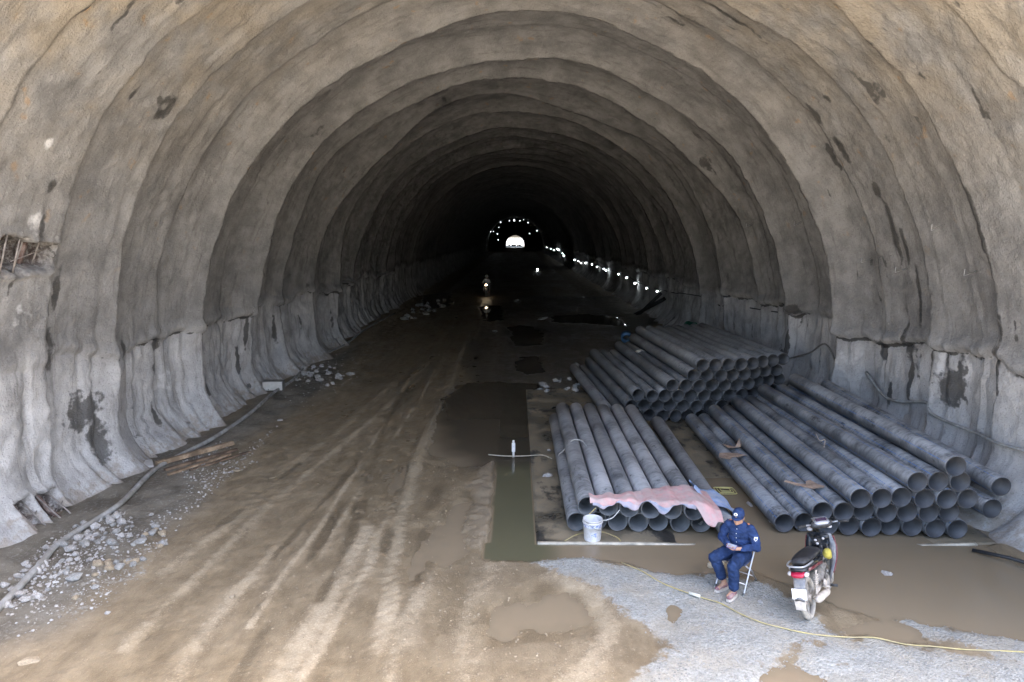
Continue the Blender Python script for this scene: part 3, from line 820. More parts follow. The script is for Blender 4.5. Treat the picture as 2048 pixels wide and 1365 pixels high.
for key, mt in (('A', MP_A), ('B', MP_B), ('C', MP_C)):
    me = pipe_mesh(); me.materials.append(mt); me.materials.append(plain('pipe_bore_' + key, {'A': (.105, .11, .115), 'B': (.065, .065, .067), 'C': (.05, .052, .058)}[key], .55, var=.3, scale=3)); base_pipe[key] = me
rowz = lambda k: PR + .024 + k * .866 * .331
prng = random.Random(11)
def pipe(pile, x, y, z, dx, label, group, dz=0.0):
    o = bpy.data.objects.new('plastic_pipe', base_pipe[pile]); COL.objects.link(o)
    o.location = (x, y, z)
    o.rotation_mode = 'QUATERNION'
    dirv = Vector((dx, PL, dz)).normalized()
    q = Vector((0, 1, 0)).rotation_difference(dirv)
    from mathutils import Quaternion
    o.rotation_quaternion = q @ Quaternion((0, 1, 0), prng.uniform(0, 6.28))
    tag(o, label, 'pipe', group)
    return o
# pile beside the trench
NA = 'pipes in the front pile under the tarp'
xsA1 = [1.01, 1.345, 1.68, 2.013, 2.345, 2.69, 3.03]
for i, x in enumerate(xsA1):
    pipe('A', x, 10.56 + prng.uniform(-.04, .05), rowz(0), .02 + .02 * i / 6, 'dusty grey pipe, %s from left in bottom row of the pile with the tarp' % ORD[i], NA)
for i, x in enumerate([1.19, 1.512, 1.846, 2.18, 2.512, 2.86]):
    z = rowz(0) + math.sqrt(max(.331 ** 2 - ((xsA1[i + 1] - xsA1[i]) / 2) ** 2, .01)) + .004
    xm = (xsA1[i] + xsA1[i + 1]) / 2
    pipe('A', xm, 10.5 - .03 * i + prng.uniform(-.03, .03), z, .02 + .03 * i / 6, 'dusty grey pipe, %s from left in top row of the pile with the tarp' % ORD[i], NA)
pipe('A', 3.395, 10.27, rowz(0), .16, 'single dark scuffed pipe on the ground behind the seated man', None)
# striped pile against the right wall
NC = 'blue-striped pipes in the right-hand pile'
c1 = [4.38, 4.712, 5.045, 5.378, 5.71, 6.042, 6.375, 6.707, 7.04]
for i, x in enumerate(c1):
    pipe('C', x, 10.5 + (.03 if i < 2 else -.06 - .012 * i) + prng.uniform(-.05, .05), rowz(0), .10 - .01 * i, 'black blue-striped pipe, %s from left in bottom row of right-hand pile' % ORD[i], NC)
hx = .1665
c2x = [4.88, 5.2125, 5.545, 5.877, 6.21, 6.542, 6.875]
for i in range(1, len(c1) - 1):
    pipe('C', (c1[i] + c1[i + 1]) / 2, 10.33 - .008 * i + prng.uniform(-.05, .05), rowz(1), .12 - .015 * i, 'black blue-striped pipe, %s from left in second row of right-hand pile' % ORD[i - 1], NC)
for i in range(2, len(c1) - 1):
    pipe('C', c1[i] + .167 * 0 + .166 + .166, 10.17 + prng.uniform(-.05, .05), rowz(2), .15 - .02 * i, 'black blue-striped pipe, %s from left in third row of right-hand pile' % ORD[i - 2], NC)
for i, x in enumerate([6.21, 6.542, 6.875]):
    pipe('C', x, 10.1 + prng.uniform(-.03, .03), rowz(3), -.10 if i == 0 else .0, 'black blue-striped pipe, %s from left in fourth row of right-hand pile' % ORD[i], NC)
pipe('C', 6.71, 10.0, rowz(4), .10, 'black blue-striped pipe lying alone on top of right-hand pile', NC)
pipe('C', 7.66, 10.45, .47, -.20, 'black pipe with a split end resting on the wall foot beside right-hand pile', NC)
pipe('C', 7.84, 10.55, .80, .0, 'black pipe rolled highest up the wall foot beside right-hand pile', NC, .25)
# stepped pile behind
NB = 'dull grey pipes in the stepped rear pile'
def yB(x): return 17.25 + .75 * float(sstep(5.4, 7.0, np.array(x)))
rowsB = [(2.50, 14), (3.0, 12), (3.167, 11), (4.0, 10), (4.5, 8), (4.667, 7)]
rowsB = [(2.50, 15), (3.0, 13), (3.1665, 12), (3.999, 10), (4.4985, 8), (4.665, 8)]
RN = ['bottom', 'second', 'third', 'fourth', 'fifth', 'top']
for k, (x0, cnt) in enumerate(rowsB):
    for i in range(cnt):
        x = x0 + i * .333
        if x > 7.2 + (.0 if k < 4 else .05): continue
        pipe('B', x, yB(x) - .10 * k + prng.uniform(-.07, .07), rowz(k), -.42, 'dull grey pipe, %s from left in %s row of the rear pile' % (ORD[i], RN[k]), NB)
# ================================================================== helpers for things
def wall_point(y, z, side, off=0.0):
    """point on the sprayed wall at height z, pushed off it by off"""
    s = z - Z0 if z < CZ else LS + RAD * math.asin(min(1, (z - CZ) / RAD))
    if side > 0: s = LT - s
    d = float(bore(np.array([s]), np.array([float(y)]))[0][0]) + off
    x, zz, nx, nz = [float(v) for v in section(np.array([s]))[0:4]]
    return Vector((x + nx * d, y, zz + nz * d + float(drop(y))))
def copy_tree(o, parent=None):
    c = o.copy(); COL.objects.link(c); c.parent = parent
    for ch in list(o.children): copy_tree(ch, c)
    return c
# ------------------------------------------------------------------ stones
def stone_mesh(seed, flat=.65, rough=.28):
    rng = random.Random(seed)
    bm = bmesh.new(); bmesh.ops.create_icosphere(bm, subdivisions=1, radius=1)
    pl = [(Vector((rng.uniform(-1, 1), rng.uniform(-1, 1), rng.uniform(-1, 1))).normalized(), rng.uniform(.55, .85)) for _ in range(9)]
    for v in bm.verts:
        for nrm, dd in pl:
            e = v.co.dot(nrm) - dd
            if e > 0: v.co -= nrm * e
        v.co *= 1 + rng.uniform(-rough, rough) * .5
        v.co.z *= flat; v.co.y *= rng.uniform(.9, 1.0)
    me = bpy.data.meshes.new('stone'); bm.to_mesh(me); bm.free()
    return me
MS_PALE = plain('pale_broken_concrete', (.44, .43, .42), .9, var=.25, scale=5, bump=.6, dirt=(.24, .21, .17), dirt_amt=.5)
MS_TAN = plain('muddy_stone', (.33, .27, .19), .85, var=.25, scale=5, bump=.6, dirt=(.2, .16, .11), dirt_amt=.4)
MS_GREY = plain('grey_stone', (.30, .30, .29), .85, var=.25, scale=5, bump=.6, dirt=(.2, .17, .13), dirt_amt=.4)
STONES = {}
for nm, mt in (('p', MS_PALE), ('t', MS_TAN), ('g', MS_GREY)):
    STONES[nm] = []
    for k in range(7):
        me = stone_mesh(100 + k); me.materials.append(mt); STONES[nm].append(me)
srng = random.Random(23)
def zat(x, y):
    if SLABX0 < x < SLABX1 and SLABY0 < y < 21: return float(slab_top(np.array([x]), np.array([y]))[0])
    return hat(x, y)
def stone(x, y, r, kind, label, group=None, name='stone', sc=(1, 1, 1), rz=None, k=None, sink=.25):
    me = STONES[kind][srng.randrange(7) if k is None else k]
    o = bpy.data.objects.new(name, me); COL.objects.link(o)
    o.scale = (r * sc[0], r * sc[1], r * sc[2]); o.rotation_euler = (srng.uniform(-.3, .3), srng.uniform(-.3, .3), srng.uniform(0, 6.28) if rz is None else rz)
    o.location = (x, y, zat(x, y) + r * sc[2] * (.55 - sink))
    tag(o, label, 'stone', group)
    return o
def in_poly(poly):
    xs = [p[0] for p in poly]; ys_ = [p[1] for p in poly]
    while True:
        x, y = srng.uniform(min(xs), max(xs)), srng.uniform(min(ys_), max(ys_))
        if poly_sd(np.array([x]), np.array([y]), poly)[0] < 0: return x, y
# rubble by the near left hose: the larger lumps one by one
RUB1 = W((0, 1190), (60, 1125), (120, 1075), (180, 1050), (240, 1030), (270, 1045), (262, 1085), (200, 1130), (120, 1180), (70, 1225), (20, 1235))
RUB1B = W((120, 1180), (200, 1130), (262, 1085), (290, 1060), (340, 1050), (330, 1110), (250, 1160), (160, 1215))
RUB2 = W((580, 748), (640, 735), (700, 750), (660, 778), (600, 775))
RUB3 = W((1035, 775), (1090, 765), (1150, 755), (1180, 740), (1190, 780), (1120, 790))
RUB4 = W((770, 640), (850, 605), (900, 600), (880, 625), (800, 650))
for i in range(30):
    x, y = in_poly(RUB1B)
    stone(x, y, abs(srng.gauss(.045, .02)) + .02, 't' if srng.random() < .6 else 'g', 'brown half-buried stone between the pale rubble and the wheel tracks', 'brown stones beside the pale rubble')
for i in range(110):
    x, y = in_poly(RUB1)
    stone(x, y, abs(srng.gauss(.038, .024)) + .02, 'p' if srng.random() < .72 else 'g', 'pale angular concrete lump in the rubble beside the near grey hose', 'rubble beside the near grey hose')
for i in range(30):
    x, y = in_poly(RUB2)
    stone(x, y, srng.uniform(.06, .16), 'p', 'pale broken lump in the rubble heap behind the white box', 'rubble behind the white box')
for i in range(22):
    x, y = in_poly(RUB3)
    stone(x, y, srng.uniform(.05, .16), 'g' if srng.random() < .6 else 'p', 'grey stone in the wet rubble at the far edge of the pond', 'rubble at the far edge of the pond')
for i in range(26):
    x, y = in_poly(RUB4)
    stone(x, y, srng.uniform(.08, .28), 'g', 'dim grey stone in the rubble along the far left wall', 'rubble along the far left wall')
for px, py, r, kind, sc, label in (
        (1170, 776, .30, 'p', (1.25, .62, .5), 'long cream-coloured slab of stone at the left end of the rear pipes'),
        (1152, 738, .22, 'g', (.8, .9, 1.1), 'grey concrete block standing at the far corner of the rear pipes'),
        (1178, 764, .2, 'p', (1, .9, .7), 'broad pale stone just behind the long cream slab'),
        (1095, 955, .12, 'p', (1.2, .8, .7), 'white stone on the slab between the trench and the front pile'),
        (1098, 904, .05, 'p', (1, 1, 1), 'small white pebble on the slab near the middle of the trench'),
        (1780, 1148, .16, 'p', (1.1, .8, .75), 'white broken stone lying in the brown pool right of the motorbike'),
        (1520, 1212, .05, 'p', (1, 1, .8), 'small pinkish-white pebble on the gravel between chair and motorbike'),
        (474, 947, .11, 't', (1.2, .9, .6), 'brown rounded stone in front of the timber planks'),
        (545, 960, .07, 't', (1.2, .9, .6), 'small tan stone at the edge of the wheel tracks'),
        (60, 1330, .09, 't', (1.5, .8, .5), 'flat muddy stone in the bottom left corner'),
        (280, 1092, .13, 'g', (1.3, .9, .5), 'blue-grey flat stone at the end of the near rubble'),
        (655, 776, .12, 'p', (.7, .8, .9), 'white stone standing alone in front of the far left rubble'),
        (560, 845, .09, 'p', (1.1, .8, .7), 'white lump of stone on the dark mud left of the tracks'),
        (700, 752, .22, 'p', (1.4, .7, .6), 'long pale stone at the right end of the rubble behind the box'),
        (1405, 1053, .13, 'p', (1, .8, 1), 'pale stone at the right foot of the front pile'),
        (1545, 1043, .12, 'p', (1, .8, .9), 'pale stone at the left foot of the striped pile'),
        (1500, 1010, .09, 'p', (1.4, .7, .6), 'small pale stone on the wet slab beside the blue tarp end'),
        (108, 990, .1, 'p', (1, 1, .8), 'white pebble at the foot of the left wall'),
        (303, 1035, .07, 'p', (1.3, .7, .6), 'white chip above the near rubble'),
        (215, 1232, .05, 'p', (1, 1, .8), 'small white pebble near the bottom left'),
        (465, 1200, .05, 't', (1, 1, .7), 'small brown pebble in the muddy wheel tracks'),
        (1035, 605, .5, 'g', (1, .8, .45), 'dim grey boulder in the middle of the dark road'),
        (1085, 640, .35, 'g', (1.2, .9, .45), 'dim grey boulder beside the dark puddle'),
        (990, 665, .25, 'g', (1, .8, .45), 'dark grey boulder left of the dark puddle')):
    p_ = at(px, py); stone(p_.x, p_.y, r, kind, label, sc=sc)
# crumbs nobody could count
def crumbs(name, polys, count, rmin, rmax, kind, label):
    V = []; Fc = []
    base = [(Vector(v.co), ) for v in STONES[kind][0].vertices]
    bv = []
    for q in range(4):
        me = stone_mesh(300 + q)
        bv.append(([v.co.copy() for v in me.vertices], [tuple(pp.vertices) for pp in me.polygons]))
        bpy.data.meshes.remove(me)
    pts = []
    for poly, share in polys:
        for i in range(int(count * share)): pts.append(in_poly(poly))
    P = np.array(pts); h = ground(P[:, 0], P[:, 1])[0]
    for (x, y), hz in zip(pts, h):
        r = rmin + (rmax - rmin) * srng.random() ** 3
        if hz < -r * .8: continue
        if SLABX0 < x < SLABX1 and SLABY0 < y < 21: hz = float(slab_top(np.array([x]), np.array([y]))[0])
        vs, fs = bv[srng.randrange(4)]
        c, s = math.cos(srng.uniform(0, 6.28)) * r, math.sin(srng.uniform(0, 6.28)) * r
        a = srng.uniform(0, 6.28); c, s = math.cos(a) * r, math.sin(a) * r
        n0 = len(V)
        V += [(x + c * v.x - s * v.y, y + s * v.x + c * v.y, hz + v.z * r + r * .15) for v in vs]
        Fc += [tuple(i + n0 for i in f) for f in fs]
    me = bpy.data.meshes.new(name); me.from_pydata(V, [], Fc); me.update()
    mt = {'p': MS_PALE, 't': MS_TAN, 'g': MS_GREY}[kind]
    tag(link_obj(name, me, mt), label, 'gravel', kind='stuff')
crumbs('pale_gravel', [(RUB1, .30), (W((0, 1220), (120, 1130), (290, 1060), (450, 930), (560, 850), (520, 900), (330, 1090), (180, 1230), (40, 1290)), .35), (RUB2, .08), (W((560, 790), (640, 720), (760, 690), (700, 780), (600, 830)), .12), (W((350, 935), (440, 890), (520, 930), (380, 985)), .15)], 2600, .006, .032, 'p', 'loose pale chips strewn along the left wall')
crumbs('mud_crumbs', [(W((420, 1365), (560, 1000), (760, 800), (900, 790), (960, 1365)), .55), (W((760, 1365), (880, 1000), (1000, 1090), (1250, 1365)), .35), (ROADDARK, .1)], 2200, .004, .020, 't', 'brown crumbs and pebbles scattered over the wheel tracks')
crumbs('grey_gravel', [(GRAVEL[0], .62), (GRAVEL[1], .14), (GRAVEL[2], .2), (GRAVEL[3], .04)], 5200, .006, .017, 'g', 'blue-grey crushed gravel spread round chair and motorbike')

# ------------------------------------------------------------------ hose along the left wall
M_HOSE = plain('grey_hose_skin', (.36, .36, .35), .7, var=.2, scale=7, dirt=(.20, .18, .15), dirt_amt=.5, dirt_scale=3)
hp = []
for px, py in ((-60, 1290), (0, 1226), (75, 1145), (110, 1105), (160, 1066), (240, 1020), (310, 947), (370, 912), (430, 880), (500, 832), (548, 790), (585, 765), (606, 740), (612, 722), (640, 713), (690, 690), (735, 662), (790, 632)):
    p_ = at(px, py, .05); p_.z = max(zat(p_.x, p_.y), 0) + .045; hp.append(p_)
hose = empty('delivery_hose', hp[0]); inv = Matrix.Translation(-Vector(hp[0]))
MB().tube(catmull(hp, 7), .047, 10).build('hose_skin', M_HOSE, hose, inv)
j0, j1 = at(72, 1148, .05), at(85, 1133, .05)
for q, rr in ((0.0, .075), (.5, .068), (1.0, .075)):
    c_ = j0.lerp(j1, q); dv = (j1 - j0).normalized()
    MB().tube([c_ - dv * .035 + Vector((0, 0, .03)), c_ + dv * .035 + Vector((0, 0, .03))], rr, 14).build('coupling', plain('pale_coupling', (.48, .46, .44), .6), hose, inv)
tag(hose, 'long grey rubber hose with a pale coupling running along the left wall', 'hose')
# ------------------------------------------------------------------ hose hung on the right wall
rp = []
for px, py in ((1700, 745), (1735, 790), (1762, 803), (1810, 805), (1830, 825), (1850, 842), (1900, 865), (1960, 886), (2010, 905), (2060, 935), (2120, 965)):
    q = atx(px, py, 8.0); w_ = wall_point(q.y, max(q.z, .3), 1, .06); rp.append(w_)
tag(MB().tube(catmull(rp, 6), .032, 8).build('wall_hose', M_HOSE), 'thin grey hose sagging along the right wall above the striped pipes', 'hose')
lp = [wall_point(y, z, 1, .07) for y, z in ((16.6, 1.0), (17.6, 1.55), (18.3, 1.9), (19.2, 1.5), (20.0, 1.2))]
tag(MB().tube(catmull(lp, 6), .022, 8).build('wall_cable', plain('dusty_cable', (.2, .19, .18), .8)), 'thin dusty cable looping down the right wall behind the rear pipes', 'cable')
bp = [Vector((7.0, 9.86, .05)), Vector((7.3, 9.5, .10)), Vector((7.6, 9.1, .12)), Vector((8.0, 8.6, .16))]
tag(MB().tube(bp, .028, 8).build('thin_black_pipe', plain('black_tube', (.03, .03, .032), .5)), 'thin black pipe lying at the right wall foot by the pool', 'pipe')

# ------------------------------------------------------------------ planks
M_WOOD = plain('weathered_timber', (.36, .26, .17), .85, var=.35, scale=3, bump=.5, dirt=(.12, .075, .045), dirt_amt=.55, dirt_scale=4)
M_WOOD2 = plain('rotten_timber', (.13, .085, .055), .9, var=.45, scale=4, bump=.6, dirt=(.30, .22, .15), dirt_amt=.3, dirt_scale=4)
def plank(a, b, w, t, mat, label, lift=0.0):
    A, B = at(*a), at(*b); A.z = zat(A.x, A.y); B.z = zat(B.x, B.y)
    zb = max(A.z, B.z) + lift
    L = (B - A).length; ang = math.atan2(B.y - A.y, B.x - A.x)
    mb = MB(); k = 8; secs = []
    for i in range(k + 1):
        x = L * i / k; ww = w * (1 - .25 * random.random() * (i in (0, k))); j = .12 * w * (random.random() - .5)
        secs.append([(x + .03 * random.random(), -ww / 2 + j, 0), (x, -ww / 2 + j, t), (x + .02 * random.random(), ww / 2 + j, t * (1 - .15 * random.random())), (x, ww / 2 + j, 0)])
    mb.loft(secs, smooth=False)
    o = mb.build('timber_plank', mat); o.location = (A.x, A.y, zb + .004); o.rotation_euler = (0, 0, ang)
    tag(o, label, 'plank', 'planks beside the hose')
plank((314, 942), (466, 899), .11, .09, M_WOOD, 'thick pale-edged timber beam, topmost of the planks by the left hose', .03)
plank((330, 950), (474, 908), .10, .05, M_WOOD2, 'dark rotten board tucked under the pale timber beam', 0)
plank((336, 958), (462, 916), .08, .04, M_WOOD, 'short split board with a broken end, nearest of the planks', 0)
plank((380, 950), (500, 912), .07, .03, M_WOOD2, 'thin dark board reaching furthest right of the planks', 0)
pd = MB(); A = at(262, 952)
pd.box((0, 0, .03), (.75, .42, .05), bev=.01)
o = pd.build('grey_board', plain('grey_board_mat', (.42, .40, .38), .9, var=.2, scale=4, bump=.4)); o.location = (A.x - .1, A.y + .25, zat(A.x, A.y) + .01); o.rotation_euler = (.02, .03, .55)
tag(o, 'flat grey board lying between the planks and the left wall', 'board')

# ------------------------------------------------------------------ white electrical box
wb = empty('switch_box', (-7.47, 20.55, zat(-7.47, 20.55)), .06)
MB().box((0, .13, .17), (.62, .30, .30), bev=.012).build('casing', plain('box_grey_sides', (.20, .19, .18), .7, dirt=(.3, .28, .25), dirt_amt=.3), wb)
MB().box((0, -.028, .172), (.58, .018, .265), bev=.005).build('front_cover', plain('box_cover', (.58, .56, .52), .6, dirt=(.35, .32, .28), dirt_amt=.3), wb)
for x in (-.12, .2): MB().lathe([(.0, 0), (.016, 0), (.016, .01), (0, .01)], (x, -.05, .07), 8, 'y').build('knockout', plain('black_plastic', (.02, .02, .02), .5), wb)
tag(wb, 'white-fronted metal box on the ground beside the hose at the left wall', 'box')

# ------------------------------------------------------------------ bucket
bk = empty('paint_bucket', (1.235, 10.27, .022), .4)
M_BUCK = plain('bucket_white', (.74, .74, .75), .45, var=.06, scale=5, dirt=(.45, .43, .40), dirt_amt=.4, dirt_scale=9)
MB().lathe([(0, .002), (.128, .002), (.133, .02), (.150, .335), (.156, .337), (.156, .352), (.150, .352), (.146, .335), (.128, .03), (0, .028)], seg=32).build('tub', M_BUCK, bk)
MB().lathe([(.1505, .295), (.163, .297), (.163, .315), (.1505, .317)], seg=32, close=True).build('rim_ring', M_BUCK, bk)
bm_, nt, p, out = new_mat('faded_blue_print'); n = N(nt); o_ = n.obj()
g_ = n.ramp(n.noise(n.mapping(o_, (16, 16, 30)), 1.5, 4, .7), .45, .55)
n.link(n.mix(g_, (.66, .68, .72), (.20, .27, .52)), p.inputs['Base Color']); p.inputs['Roughness'].default_value = .5
def band(r0, z0, r1, z1, a0, a1, k=18):
    mb = MB(); v = []
    for i in range(k + 1):
        a = a0 + (a1 - a0) * i / k
        v += [(r0 * math.cos(a), r0 * math.sin(a), z0), (r1 * math.cos(a), r1 * math.sin(a), z1)]
    return mb.add(v, [(2 * i, 2 * i + 2, 2 * i + 3, 2 * i + 1) for i in range(k)])
band(.1470, .235, .1500, .285, -3.14, 3.14, 40).build('printed_band', bm_, bk)
band(.1390, .09, .1430, .16, -2.2, -1.6).build('printed_label', bm_, bk)
MB().tube([(.156 * math.cos(a), .156 * math.sin(a), .33 - .16 * max(0, math.sin((a + 2.6) * .9)) * .9) for a in [(-2.6 + 3.4 * i / 14) for i in range(15)]], .004, 6).build('wire_handle', plain('wire', (.4, .4, .4), .4, .8), bk)
tag(bk, 'white paint bucket with faded blue print in front of the front pile', 'bucket')

# ------------------------------------------------------------------ tarp over the front pile
def tarp_surface():
    nu, nv = 110, 34
    u = np.linspace(0, 1, nu); v = np.linspace(0, 1, nv)
    U, V = np.meshgrid(u, v, indexing='ij')
    X = 1.20 + U * 2.05
    yend = 10.46 - .03 * (X - 1.18) / .333
    front = yend - .09 + .09 * fbm2(U * 8, U * 0, 3, 201) - .16 * sstep(.72, .9, U) - .06 * np.exp(-((U - .35) / .05) ** 2) - .06 * np.exp(-((U - .55) / .06) ** 2)
    backy = 10.58 + .48 * sstep(0, .9, U) + .05 * fbm2(U * 6, U * 0 + 5, 2, 203)
    Y = front + (backy - front) * V
    top = np.zeros_like(X)
    xs2 = [(xsA1[i] + xsA1[i + 1]) / 2 for i in range(6)]
    for xc in xs2:
        dx = np.abs(X - xc); zc = rowz(1)
        top = np.maximum(top, zc + np.sqrt(np.maximum((PR + .012) ** 2 - dx ** 2, 0)))
    z = np.maximum(top, rowz(1) + .142 + .012 * fbm2(X * 3, Y * 3, 2, 209))
    k = np.clip((yend - .02 - Y) / .25, 0, 1)
    z = z + .012 + .012 * fbm2(X * 9, Y * 7, 3, 205) - .30 * k ** 1.2 * (.55 + .5 * fbm2(X * 4, Y * 0, 2, 207))
    # runs down beyond the last pipe of the row
    over = sstep(2.95, 3.25, X)
    z = z - .12 * over
    P = np.stack([X, Y, z], -1)
    return P
pink = plain('faded_pink_sheet', (.60, .35, .34), .75, var=.18, scale=4, dirt=(.55, .47, .45), dirt_amt=.55, dirt_scale=5)
blue = plain('faded_blue_sheet', (.25, .36, .60), .7, var=.2, scale=4, dirt=(.52, .54, .60), dirt_amt=.5, dirt_scale=5)
tp = empty('tarpaulin', (2.2, 10.6, 0)); inv = Matrix.Translation((-2.2, -10.6, 0))
def sheet(name, P, mat, parent, th=.004):
    Q = np.concatenate([P, P[:, ::-1] - np.array([0, 0, th])], 1); Q = np.concatenate([Q, Q[:, :1]], 1)
    me = grid_mesh(name, Q); o = link_obj(name, me, mat, parent); me.transform(inv)
    return o
sheet('pink_side', tarp_surface(), pink, tp)
# blue underside turned out along the front edge
def flap():
    nu, nv = 80, 8
    U, V = np.meshgrid(np.linspace(.02, .80, nu), np.linspace(0, 1, nv), indexing='ij')
    S_ = tarp_surface(); e = S_[:, 0]; uu = np.linspace(0, 1, len(e))
    ex = np.stack([np.interp(U[:, 0], uu, e[:, k]) for k in range(3)], -1)
    wid = .05 + .07 * np.clip(fbm2(U * 9, U * 0, 3, 211) + .4, 0, 1)
    P = np.zeros((nu, nv, 3)); P[..., 0] = ex[:, None, 0]; P[..., 1] = ex[:, None, 1] - .012 + .01 * V; P[..., 2] = ex[:, None, 2] + .008 - wid * V * (.6 + .5 * np.sin(U * 26))
    return P
sheet('turned_edge', flap(), plain('greyed_blue_sheet', (.36, .42, .55), .75, var=.2, scale=6, dirt=(.60, .45, .45), dirt_amt=.5), tp)
def tail():
    nu, nv = 40, 20
    U, V = np.meshgrid(np.linspace(0, 1, nu), np.linspace(0, 1, nv), indexing='ij')
    # from the top of the last pipe, over the single pipe, to the slab
    pth = [Vector((2.98, 11.02, .645)), Vector((3.12, 10.98, .52)), Vector((3.30, 10.92, .42)), Vector((3.45, 10.86, .40)), Vector((3.60, 10.80, .30)), Vector((3.70, 10.74, .14)), Vector((3.82, 10.7, .05))]
    c = catmull(pth, 6); cx = np.linspace(0, 1, len(c))
    C_ = np.stack([np.interp(U, cx, [q[k] for q in c]) for k in range(3)], -1)
    w = .30 + .55 * U
    P = C_.copy(); P[..., 1] += (V - .5) * w * 1.5 + .10 * fbm2(U * 4, V * 2, 2, 215); P[..., 2] += .05 * fbm2(U * 5, V * 5, 3, 217) * (1 - .5 * U) + .02; P[..., 0] += .06 * fbm2(U * 3, V * 4, 2, 219)
    P[..., 2] = np.maximum(P[..., 2], .032)
    dx = P[..., 0] - (3.40 + .01); ptop = rowz(0) + np.sqrt(np.maximum((PR + .01) ** 2 - dx ** 2, 0))
    P[..., 2] = np.where(np.abs(dx) < PR, np.maximum(P[..., 2], ptop), P[..., 2])
    return P
sheet('blue_side', tail(), blue, tp)
tag(tp, 'faded pink and blue tarpaulin draped over the ends of the front pile', 'tarpaulin')
tag(MB().tube(catmull([(1.66, 10.30, .50), (1.56, 10.33, .36), (1.42, 10.36, .30), (1.36, 10.40, .34)], 5), .008, 6).build('tie_cord', plain('white_cord', (.62, .62, .60), .7)), 'thin white cord tied from the tarp down to the bucket', 'cord')
M_YEL = plain('yellow_cord', (.50, .41, .18), .6, var=.2, dirt=(.36, .30, .2), dirt_amt=.5)
tag(MB().tube(catmull([(1.29, 10.38, .50), (1.22, 10.42, .40), (1.16, 10.44, .33)], 5), .009, 6).build('yellow_tie', M_YEL), 'short yellow strap between the tarp corner and the bucket', 'strap')
cz = lambda x, y: max(zat(x, y), .0) + .012
tag(MB().tube(catmull([Vector((*at(px, py)[:2], cz(*at(px, py)[:2]))) for px, py in ((1130, 1086), (1150, 1075), (1170, 1070), (1200, 1068), (1222, 1074), (1238, 1082), (1242, 1090))], 5), .010, 6).build('yellow_rope', M_YEL), 'yellow rope curling on the slab round the bucket', 'rope')

# ------------------------------------------------------------------ yellow cable across the gravel
cp = []
for px, py in ((1243, 1128), (1285, 1152), (1330, 1176), (1400, 1202), (1440, 1215), (1480, 1236), (1520, 1253), (1560, 1265), (1600, 1274), (1640, 1279), (1700, 1281), (1750, 1285), (1810, 1293), (1870, 1300), (1930, 1308), (2048, 1316), (2200, 1330)):
    q = at(px, py); cp.append(Vector((q.x, q.y, cz(q.x, q.y))))
cab = empty('power_cable', cp[0]); inv = Matrix.Translation(-cp[0])
MB().tube(catmull(cp, 6), .009, 7).build('yellow_sheath', M_YEL, cab, inv)
q = at(1400, 1203); q2 = at(1378, 1196)
MB().tube([Vector((q.x, q.y, .07)), Vector((q2.x, q2.y, .07))], .022, 8).build('taped_joint', plain('white_tape', (.6, .58, .5), .6), cab, inv)
tag(cab, 'yellow cable snaking over the gravel past the chair and motorbike', 'cable')

# ------------------------------------------------------------------ marker post and stick in the trench
mp_ = empty('marker_post', (-.03, 14.42, -.3))
MB().box((0, 0, .30), (.045, .03, .76), bev=.004).build('stake', plain('bleached_stake', (.62, .60, .56), .8, var=.2, scale=6), mp_)
MB().box((0, -.004, .52), (.075, .04, .20), bev=.006).build('painted_top', plain('white_painted', (.72, .71, .69), .7), mp_)
tag(mp_, 'white marker post standing in the water trench', 'post')
tag(MB().tube(catmull([(-.58, 14.40, .06), (-.25, 14.34, .05), (.1, 14.33, .05), (.42, 14.38, .05), (.62, 14.36, .06), (.8, 14.2, .04)], 5), .013, 6).build('bent_stick', plain('pale_stick', (.40, .36, .28), .8)), 'thin pale stick lying across the water trench at the post', 'stick')
tag(MB().tube(catmull([(.95, 13.7, .05), (.9, 13.6, .3), (1.0, 13.5, .45), (1.18, 13.5, .66), (1.36, 13.4, .68), (1.46, 13.2, .60)], 6), .008, 6).build('white_wire', plain('white_wire_mat', (.5, .5, .48), .6)), 'thin white wire looped over the left pipes of the front pile', 'wire')

